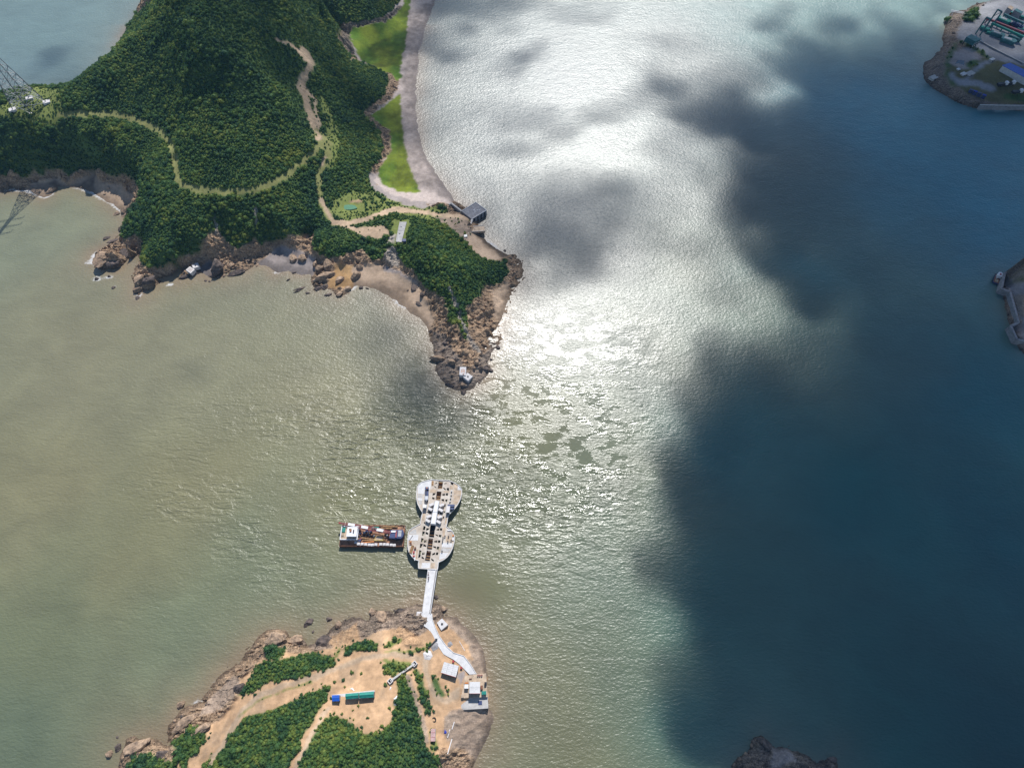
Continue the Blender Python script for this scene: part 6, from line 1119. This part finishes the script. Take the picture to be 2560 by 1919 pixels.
names = [('engine_block', M_dark, 'dark engine block'), ('winch', M_navy, 'navy winch'), ('cable_drum', M_rust, 'rusty cable drum'), ('gas_bottle_rack', M_galv, 'grey bottle rack'), ('hydraulic_unit', M_dark, 'black hydraulic unit'), ('anchor_shackle', M_wood, 'brown shackle crate')]
spots = [(735,380),(760,470),(810,520),(880,450),(930,550),(1000,470),(1040,540),(1080,420),(1120,520),(1180,560),(700,560),(690,640),(760,650),(960,400),(1560,430),(1580,540),(1640,600),(1530,480),(1620,450),(740,700)]
place = ['right behind the deckhouse', 'second behind the deckhouse', 'by the deckhouse corner', 'under the left boom plate', 'left of the midships gap', 'midships under the boom', 'midships on the deck centreline', 'just below the left boom plate', 'right of midships', 'left of the yellow frame', 'at the deckhouse foot', 'below the deckhouse corner', 'at the left end of the long beams', 'between the two boom plates', 'left of the crane house', 'second left of the crane house', 'below the crane house', 'between crane and yellow frame', 'under the boom root', 'above the first ballast bags']
for i, (x, y) in enumerate(spots):
    nm, m, lb = names[i % 6]; s = rr.uniform(.8, 1.5); h = rr.uniform(.6, 1.3)
    on_barge(nm, f'{lb} on the barge deck {place[i]}', 'machinery', *K3(x, y), [('base', (0, 0, .08), (s * 1.2, s, .16), M_rust), ('body', (0, 0, .16 + h / 2), (s, s * .7, h), m), ('@flywheel' if i % 2 else '@drum', (-s * .3, -s * .45, .5), (s * .3, s * .45, .55), .38, .38, [M_boom, M_navy, M_conct, M_galv][i % 4])], rr.uniform(-.6, .6))
for (a, b, lb) in [((1012,1316),(1022,1330),'upper mooring rope between the barge and the platform'),((1011,1364),(1021,1375),'lower mooring rope between the barge and the platform')]:
    p1, p2 = Vector(P(*a, BZ + .6)), Vector(P(*b, DK)); mb = MB(); pv = p1
    for i in range(1, 9):
        t = i / 8; pn = p1.lerp(p2, t) - Vector((0, 0, .5 * math.sin(math.pi * t))); mb.bar(pv - p1, pn - p1, .12); pv = pn
    o = mb.build('mooring_rope', M_module); o.location = p1; tag(o, lb, 'rope')
# ================================================================== headland structures
def slab2(name, label, cat, pts, z1, z0, m, parts=()):
    w = WP(pts, z1); c = cen(w); e = empty(name, (*c, 0), 0, label, cat); MB().prism([(a - c[0], b - c[1]) for a, b in w], z0, z1).build('slab', m, e)
    for nm, f in parts: f(e, [(a - c[0], b - c[1]) for a, b in w], z1, nm)
    return e
def rail(m, w=.4, h=.5, idx=(0, 1, 2, 3), closed=True):
    def f(e, l, z, nm):
        for i in idx: MB().bar((l[i][0] * .985, l[i][1] * .985, z + h / 2), (l[(i + 1) % 4][0] * .985, l[(i + 1) % 4][1] * .985, z + h / 2), w, h).build(nm, m, e)
    return f
qy = slab2('jetty', 'square concrete jetty on the north-east side of the headland', 'jetty', [(1154,528),(1189.5,505.8),(1216.6,526),(1180,548)], 4.2, -1, M_concg, [('kerb', rail(M_concw, .35, .35, (0, 1, 2)))])
for t in (.15, .38, .61, .84):
    a, b = P(1180, 548, 4.2), P(1216.6, 526, 4.2); x, y = a[0] + (b[0] - a[0]) * t - qy.location.x, a[1] + (b[1] - a[1]) * t - qy.location.y; MB().box((x + .15, y - .2, 1.6), (.7, .5, 4.6), math.atan2(b[1] - a[1], b[0] - a[0])).build('fender', M_dark, qy)
c_ = P(1192, 527, 4.2)
for i in range(7): rr2 = random.Random(i); MB().box((c_[0] - qy.location.x + rr2.uniform(-2.4, 2.4), c_[1] - qy.location.y + rr2.uniform(-1.6, 1.6), 4.23), (rr2.uniform(1, 2.2), .35, .06), rr2.uniform(0, 3)).build('paint_mark', M_concw, qy)
slab2('boat_ramp', 'tan concrete boat ramp below the square jetty', 'ramp', [(1167,566.8),(1209.8,563.9),(1212.7,577.6),(1170,579.8)], 3.3, 1.6, M_conct, [('kerb', rail(M_conc, .3, .2, (0, 2)))])
def seawall(label, pts, z1, z0, m, w=.8, name='sea_wall'):
    e = empty(name, (*P(*pts[0], z1)[:2], 0), 0, label, 'wall'); o0 = e.location
    for i in range(len(pts) - 1):
        a, b = P(*pts[i], z1), P(*pts[i + 1], z1)
        MB().bar((a[0] - o0.x, a[1] - o0.y, (z0 + z1) / 2), (b[0] - o0.x, b[1] - o0.y, (z0 + z1) / 2), w, z1 - z0).build('wall_section', m, e)
        MB().bar((a[0] - o0.x, a[1] - o0.y, z1 + .09), (b[0] - o0.x, b[1] - o0.y, z1 + .09), w * 1.25, .18).build('coping', M_conc if name != 'quay_wall' else M_concg, e)
    return e
seawall('low sea wall joining the square jetty to the shore rocks', [(1122,511),(1128,507.5),(1154,527.5)], 4.2, 0, M_conc)
seawall('short sea wall between the jetty and the boat ramp', [(1180,548.5),(1174.4,565)], 4.2, 0, M_conc, 1.0)
seawall('short sea wall south of the boat ramp', [(1170,581),(1167,594),(1162.8,606)], 4.0, 0, M_conc)
boxthing('pump_box', 'small blue box on the wall south of the ramp', 'box', 1164, 591, 4.0, (0, 0, 1.4), .2, [('body', (0, 0, .7), (2.0, 2.0, 1.4), M_tarp), ('lid', (0, 0, 1.45), (2.1, 2.1, .1), M_galv), ('door', (0, -1.02, .6), (.8, .06, 1.0), M_dark)])
x, y, zp = hit(1003, 580); zp += .25
pd = slab2('concrete_pad', 'pale oblong concrete pad in the scrub above the cove', 'pad', [(1000,554.5),(1016.7,554.5),(1003.7,605),(990,604.4)], zp + .3, zp - 3, M_conc, [('kerb', rail(M_conc, .5, .25, (3,)))])
for p, s in (((1003,567), (1.0, .35, .2)), ((1001,576), (2.6, .2, .1)), ((999,584), (.9, .6, .25)), ((1011,603), (2.4, 2.0, 1.2))):
    a = P(*p, zp + .3); MB().box((a[0] - pd.location.x, a[1] - pd.location.y, zp + .3 + s[2] / 2), s).build('fitting', M_navy if s[2] > 1 else M_concg, pd)
# pond
pw = [hit(872 + 20 * math.cos(t), 518 + 6.5 * math.sin(t)) for t in np.linspace(0, 2 * math.pi, 22)[:-1]]; zz_ = np.mean([p[2] for p in pw]) + .35
o = MB().prism([P(872 + 20 * math.cos(t) + 1.5 * math.sin(5 * t), 518 + 6.2 * math.sin(t), zz_)[:2] for t in np.linspace(0, 2 * math.pi, 30)[:-1]], zz_ - 1.5, zz_).build('pond_water', mat('pond', (.13, .27, .16), .12, .06, .3, bump=.02)); o['kind'] = 'structure'
# ---------------- lattice pylon
fa = [hit(118, 257), hit(75, 247), hit(33, 276), hit(78, 285)]
pc = (sum(p[0] for p in fa) / 4, sum(p[1] for p in fa) / 4); pz = np.mean([p[2] for p in fa])
py_ = empty('power_pylon', (*pc, pz), 0, 'tall grey lattice power pylon on the saddle at the left edge', 'pylon')
M_pyl = mat('pylon_steel', (.20, .21, .22), .5, .2, 1.0, metallic=.2); HP = 62.0
fl = [Vector((p[0] - pc[0], p[1] - pc[1], p[2] - pz)) for p in fa]
ang0 = math.atan2(fl[0].y, fl[0].x); rad0 = sum(math.hypot(f.x, f.y) for f in fl) / 4
def leg(k, t):
    a = fl[k]; r_ = max(.085, 1 - t * 1.25) if t < .7 else .125 - (t - .7) * .15; z = a.z * (1 - t) + HP * t
    return Vector((a.x * r_, a.y * r_, z))
ts = [0, .09, .18, .27, .36, .45, .54, .62, .70, .78, .86, .93, 1.0]
for k in range(4):
    mb = MB()
    for i in range(len(ts) - 1): mb.bar(leg(k, ts[i]), leg(k, ts[i + 1]), .42 if i < 4 else .3)
    mb.build('leg', M_pyl, py_)
for i in range(len(ts) - 1):
    mb = MB()
    for k in range(4):
        k2 = (k + 1) % 4; a0, a1, b0, b1 = leg(k, ts[i]), leg(k, ts[i + 1]), leg(k2, ts[i]), leg(k2, ts[i + 1]); w = .2 if i < 5 else .14
        mb.bar(a0, b1, w); mb.bar(b0, a1, w); mb.bar(a1, b1, w)
        if i < 4: mb.bar(a0.lerp(a1, .5), a0.lerp(b1, .5).lerp(b0.lerp(a1, .5), .5), .12); mb.bar(b0.lerp(b1, .5), a0.lerp(b1, .5).lerp(b0.lerp(a1, .5), .5), .12)
    mb.build('bracing', mat('pylon_brace', (.42, .43, .43), .5, .15, 1.0), py_)
for z, L in ((.72, 9), (.84, 11), (.96, 8)):
    for s in (-1, 1):
        d = (leg(0, .8) - leg(2, .8)); d.z = 0; d.normalize(); c3 = Vector((0, 0, HP * z)); MB().bar(c3, c3 + d * (s * L) + Vector((0, 0, .4)), .25).bar(c3 + Vector((0, 0, 2)), c3 + d * (s * L) + Vector((0, 0, .4)), .18).build('cross_arm', M_pyl, py_)
        MB().cyl(c3 + d * (s * L * .95), c3 + d * (s * L * .95) + Vector((0, 0, -2.2)), .15, n=6).build('insulator', M_galv, py_)
for k in range(4):
    MB().box((fl[k].x, fl[k].y, fl[k].z + .3), (4.4, 3.6, 1.6), .5).build('footing', M_module, py_) if k < 3 else MB().box((fl[k].x, fl[k].y, fl[k].z), (1.6, 1.2, 1.4), .5).build('footing', M_module, py_)
# ================================================================== shipyard spit
SG = 4.5
X6 = lambda a, b: (2400 + a / 10.36, b / 10.36)
def spitbox(name, label, cat, pts, h, m, roofm=None, group=None, win=0, legs=False):
    zt_ = SG + h; w = WP(pts, zt_); c = cen(w); e = empty(name, (*c, SG), 0, label, cat, group); l = [(a - c[0], b - c[1]) for a, b in w]
    MB().prism(l, (h * .45 if legs else -.4), h - .2).build('wall', m, e); MB().prism([(a * 1.03, b * 1.03) for a, b in l], h - .198, h).build('roof', roofm or m, e)
    n = len(l); d = math.atan2(l[2][1] - l[3][1], l[2][0] - l[3][0])
    for i in range(win):
        t = (i + .5) / win; p = [l[3][k] + (l[2][k] - l[3][k]) * t for k in (0, 1)]; f = MB().box((p[0], p[1], h * .5), (math.dist(l[3], l[2]) / win * .55, .3, h * .42), d).build('window', M_concw, e); MB().box((p[0] + math.sin(d) * .12, p[1] - math.cos(d) * .12, h * .5), (math.dist(l[3], l[2]) / win * .42, .2, h * .32), d).build('pane', M_glass, f)
    if legs:
        for a, b in l[:4]: MB().box((a * .88, b * .88, h * .22), (.5, .5, h * .46)).build('leg', M_dark, e)
    return e
spitbox('portal_house', 'teal boxy crane house on legs beside the shipyard road', 'crane', [X6(165,960),X6(300,890),X6(550,1010),X6(400,1075)], 6.5, M_teal, M_teal, legs=True, win=3)
def hull(label, a, b, wpx, h, m):
    p, q_ = P(*X6(*a), SG + h), P(*X6(*b), SG + h); d = Vector((q_[0] - p[0], q_[1] - p[1])); L = d.length; e = empty('ship_section', ((p[0] + q_[0]) / 2, (p[1] + q_[1]) / 2, SG), math.atan2(d.y, d.x), label, 'ship section', 'teal ship sections in the yard')
    w = wpx; sh = [(-L / 2, -w * .4), (L * .36, -w / 2), (L / 2, -w * .1), (L / 2, w * .1), (L * .36, w / 2), (-L / 2, w * .4)]
    MB().prism([(x * .92, y * .7) for x, y in sh], .5, h * .55).build('lower_hull', M_teal, e); MB().prism(sh, h * .551, h).build('upper_hull', m, e); MB().box((-L * .1, 0, h + .1), (L * .5, w * .5, .2)).build('deck_plate', M_galv if h > 3 else m, e)
    for s in (-1, 1): MB().box((s * L * .3, 0, .25), (.6, w * .6, .5)).build('cradle', M_wood, e)
for a in [('long narrow teal ship section nearest the yard road, upper left', (560,670), (780,760), 3.4, 3, M_green), ('bright teal ship section in front of the yard row', (820,800), (1180,910), 4.4, 3.5, M_teal), ('broad teal ship section at the right of the front row', (1090,950), (1480,1070), 5.5, 3.8, M_teal), ('green ship section in the second yard row', (1010,430), (1330,560), 5, 4, M_green), ('slim blue-grey ship section below the second yard row', (930,490), (1240,590), 3.2, 2.5, M_navy), ('teal deck section in the middle yard row', (1290,870), (1600,980), 5.5, 4, M_teal), ('blue ship section far along the second yard row', (1360,570), (1650,690), 4, 3, M_navy)]: hull(*a)
def railbeam(label, a, b, h, m, group='long teal girders in the yard'):
    p, q_ = P(*X6(*a), SG + h), P(*X6(*b), SG + h); e = empty('girder', (p[0], p[1], SG), 0, label, 'girder', group); v = (q_[0] - p[0], q_[1] - p[1]); MB().bar((0, 0, h), (*v, h), 1.3, 1.4).build('beam', m, e)
    for t in (.03, .35, .67, .97): MB().bar((v[0] * t, v[1] * t, -.3), (v[0] * t, v[1] * t, h - .7), .7).build('post', m, e)
railbeam('front teal girder running through the shipyard', (820,600), (1655,960), 5, M_green); railbeam('middle dark teal girder running through the shipyard', (1140,370), (1655,610), 5, M_teal); railbeam('thin reddish girder between the shipyard rows', (690,480), (1655,860), 4, M_boom)
for lb, q_ in [('tall portal frame standing at the yard row end, nearer one', [(430,640),(690,450),(800,500)]), ('tall portal frame standing at the yard row end, farther one', [(830,490),(980,250),(1090,310)])]:
    a, t1, t2 = X6(*q_[0]), X6(*q_[1]), X6(*q_[2]); h = 14; b0 = P(*a, SG); tp = P(*t1, SG + h); tp2 = P(*t2, SG + h); e = empty('gantry_crane', (tp[0], tp[1], SG), 0, lb, 'gantry', 'portal frames')
    MB().bar((0, 0, -.3), (0, 0, h), .8).build('post', M_teal, e); v = (tp2[0] - tp[0], tp2[1] - tp[1]); MB().bar((*v, -.3), (*v, h), .8).build('post', M_teal, e); MB().bar((0, 0, h), (*v, h), .9, .9).build('top_beam', M_teal, e); MB().bar((0, 0, h * .6), (*v, h), .4).build('brace', M_teal, e)
spitbox('storage_building', 'grey building at the back of the shipyard', 'building', [X6(1235,190),X6(1300,140),X6(1400,190),X6(1340,260)], 6, M_concg, M_conct, win=2)
spitbox('storage_building', 'teal-roofed building at the back right of the shipyard', 'building', [X6(1410,260),X6(1470,220),X6(1640,310),X6(1580,360)], 6, M_concg, M_teal, win=3)
spitbox('blue_workshop', 'long workshop with bright blue roof and white window bays', 'building', [(2507,164),(2527,158),(2640,212),(2618,224)], 5, M_concw, M_blue, win=14)
for i, (a, lb) in enumerate([((2430,224), 'leftmost'), ((2440,228), 'second'), ((2451,232), 'third'), ((2462,237), 'rightmost')]):
    spitbox('container', f'dark blue container, {lb} of the row on the spit grass', 'container', [(a[0] - 4, a[1] - 3), (a[0] + 5, a[1]), (a[0] + 4, a[1] + 3), (a[0] - 5, a[1])], 2.6, M_navy, M_tarp if i % 2 else M_navy, group='blue containers')
for p, lb in [((2505,212), 'dark lorry with a white cab on the spit grass, left one'), ((2523,210), 'dark lorry with a pale cab on the spit grass, right one'), ((2542,231), 'dark lorry at the right edge of the spit')]:
    boxthing('lorry', lb, 'lorry', *p, SG, (0, 0, 1.5), .1, [('chassis', (0, 0, .8), (8, 2.2, .5), M_dark), ('cab', (2.9, 0, 2.0), (2.0, 2.4, 2.2), M_white), ('windscreen', (3.92, 0, 2.4), (.06, 2.0, .8), M_glass), ('cargo_bed', (-1.2, 0, 1.5), (5.6, 2.4, 1.0), M_dark)] + [('@wheel', (x, s * 1.15, .5), (x, s * .8, .5), .5, .5, M_tyre) for x in (2.8, -1.5, -3) for s in (-1, 1)])
for p, s, lb in [((2407,187), (4.5, 3, 2.4), 'white shed at the crossing on the spit'), ((2424,185), (7, 4, 1.8), 'flat pale shed right of the spit crossing'), ((2395,175), (2.6, 2, 2), 'small white hut by the dark pool on the spit'), ((2333,195), (6, 4, 1.6), 'pale concrete block at the western bank of the spit'), ((2479,150), (4, 2.5, 2), 'small white hut by the shipyard road')]:
    m = M_conc; boxthing('shed' if 'shed' in lb or 'hut' in lb else 'concrete_block', lb, 'shed' if 'block' not in lb else 'concrete block', *p, SG - (1.5 if 'block' in lb else 0), (0, 0, s[2]), .5, [('wall', (0, 0, s[2] * .42), (s[0], s[1], s[2] * .9), m), ('roof', (0, 0, s[2] * .92), (s[0] * 1.06, s[1] * 1.06, .2), M_concw if 'white' in lb else M_conc), ('door', (0, -s[1] / 2 - .03, s[2] * .3), (s[0] * .25, .08, s[2] * .6), M_dark)])
w = [(2382,168),(2395,150),(2412,152),(2408,170),(2398,180),(2388,184)]
o = MB().prism(WP(w, SG + .05), SG - 1, SG + .05).build('settling_pool', mat('pool', (.03, .06, .09), .15, .1, .3, bump=.02)); o['kind'] = 'structure'
seawall('pale sea wall along the southern edge of the spit', [(2450,262),(2500,263.5),(2560,264),(2660,264)], 4.8, 1.0, M_concg, .8)
seawall('pale road kerb wall across the shipyard', [X6(530,1060),X6(900,1260),X6(1655,1640)], SG + .9, SG - .5, M_concg, .8, 'boundary_wall')
e = empty('steel_rack', hit(2390, 42), R(-20), 'white steel rack on the tip of the spit', 'rack')
for i in range(2): MB().bar((-4 + 8 * i, 0, 0), (-4 + 8 * i, 0, 3.4), .35).build('post', M_white, e)
MB().bar((-6, 0, 3.4), (6, 0, 3.4), .35).build('crossbar', M_white, e); MB().bar((-6, 2, 3.4), (6, 2, 3.4), .35).build('crossbar', M_white, e)
rs = random.Random(77)
for row, (a, b) in enumerate([((1180,560),(1600,760)),((1100,640),(1620,880)),((1250,300),(1640,470)),((1420,720),(1640,830)),((640,700),(760,900))]):
    for k in range(5 if row < 3 else 3):
        t = (k + .5 + rs.uniform(-.2, .2)) / (5 if row < 3 else 3); px_, py2 = X6(a[0] + (b[0] - a[0]) * t, a[1] + (b[1] - a[1]) * t); hh = rs.uniform(1.2, 2.6); L_, w_ = rs.uniform(4, 8), rs.uniform(2, 3.4)
        boxthing('plate_stack', 'muted stack of steel plates between the shipyard girders', 'steel stack', px_, py2, SG, (0, 0, hh), R(-28), [('plate', (0, 0, hh * .3), (L_, w_, hh * .5), [M_teal, M_navy, M_concg, M_rust][rs.randint(0, 3)]), ('plate', (L_ * .05, .1, hh * .75), (L_ * .8, w_ * .8, hh * .4), [M_teal, M_navy, M_green][rs.randint(0, 2)]), ('bearer', (0, 0, .06), (.3, w_ * 1.1, .12), M_wood)], 'plate stacks in the shipyard')
# ================================================================== quay islet and tug
seawall('pale quay wall around the islet at the right edge', [(2560,674),(2512,683),(2504,721),(2525.5,729),(2547,806),(2527,814),(2543,848),(2562,852)], 4.3, -.5, M_concg, 1.0, 'quay_wall')
bw = P(2494, 695, 1.2); rzb = math.atan2(P(2501, 677, 1)[1] - P(2486, 712, 1)[1], P(2501, 677, 1)[0] - P(2486, 712, 1)[0]); tug = empty('tugboat', (bw[0], bw[1], 0), rzb, 'small dark tugboat with a white wheelhouse beside the quay wall', 'boat')
sh = [(-4.9, -1.5), (-4.4, -1.8), (2.2, -1.9), (4.2, -1.1), (5.4, 0), (4.2, 1.1), (2.2, 1.9), (-4.4, 1.8), (-4.9, 1.5)]
MB().prism([(x * .93, y * .85) for x, y in sh], -.6, .4).build('keel', M_dark, tug); MB().prism(sh, .401, 1.25).build('hull', M_navy, tug); MB().prism([(x * .92, y * .88) for x, y in sh], 1.251, 1.3).build('deck', M_rust, tug)
wh = MB().prism([(.2, -1.2), (3.0, -1.2), (3.6, 0), (3.0, 1.2), (.2, 1.2)], 1.3, 3.2).build('wheelhouse', M_white, tug); MB().prism([(0, -1.35), (3.1, -1.35), (3.8, 0), (3.1, 1.35), (0, 1.35)], 3.201, 3.32).build('roof', M_white, wh); MB().box((1.5, 0, 3.5), (1.0, .9, .35)).build('roof_unit', M_red, wh); MB().box((1.6, -1.22, 2.5), (2.0, .05, .6)).build('window', M_glass, wh)
MB().cyl((-.8, .6, 1.3), (-.8, .6, 2.6), .35, .3, 10).build('funnel', M_white, tug); MB().box((-2.8, 0, 1.45), (2.2, 1.8, .3)).build('hatch', M_conct, tug)
for i in range(5):
    for s in (-1, 1): MB().cyl((-4 + 1.7 * i, s * 1.85, .9), (-4 + 1.7 * i, s * 2.1, .9), .38, n=10).build('fender_tyre', M_tyre, tug)
# ================================================================== haze
hz = MB().box((0, 300, 162), (3400, 2600, 336)).build('haze', None); hz['kind'] = 'stuff'; hz['label'] = 'thin blue sea haze over the whole bay'
hm = bpy.data.materials.new('haze'); hm.use_nodes = True; t = hm.node_tree; t.nodes.clear(); v = N(t, 'ShaderNodeVolumePrincipled'); ou = N(t, 'ShaderNodeOutputMaterial')
v.inputs['Color'].default_value = (0.30, 0.58, 1.0, 1); v.inputs['Density'].default_value = 0.00006; v.inputs['Anisotropy'].default_value = 0.0
t.links.new(v.outputs[0], ou.inputs['Volume']); hz.data.materials.append(hm)
print('objects', len(bpy.data.objects))
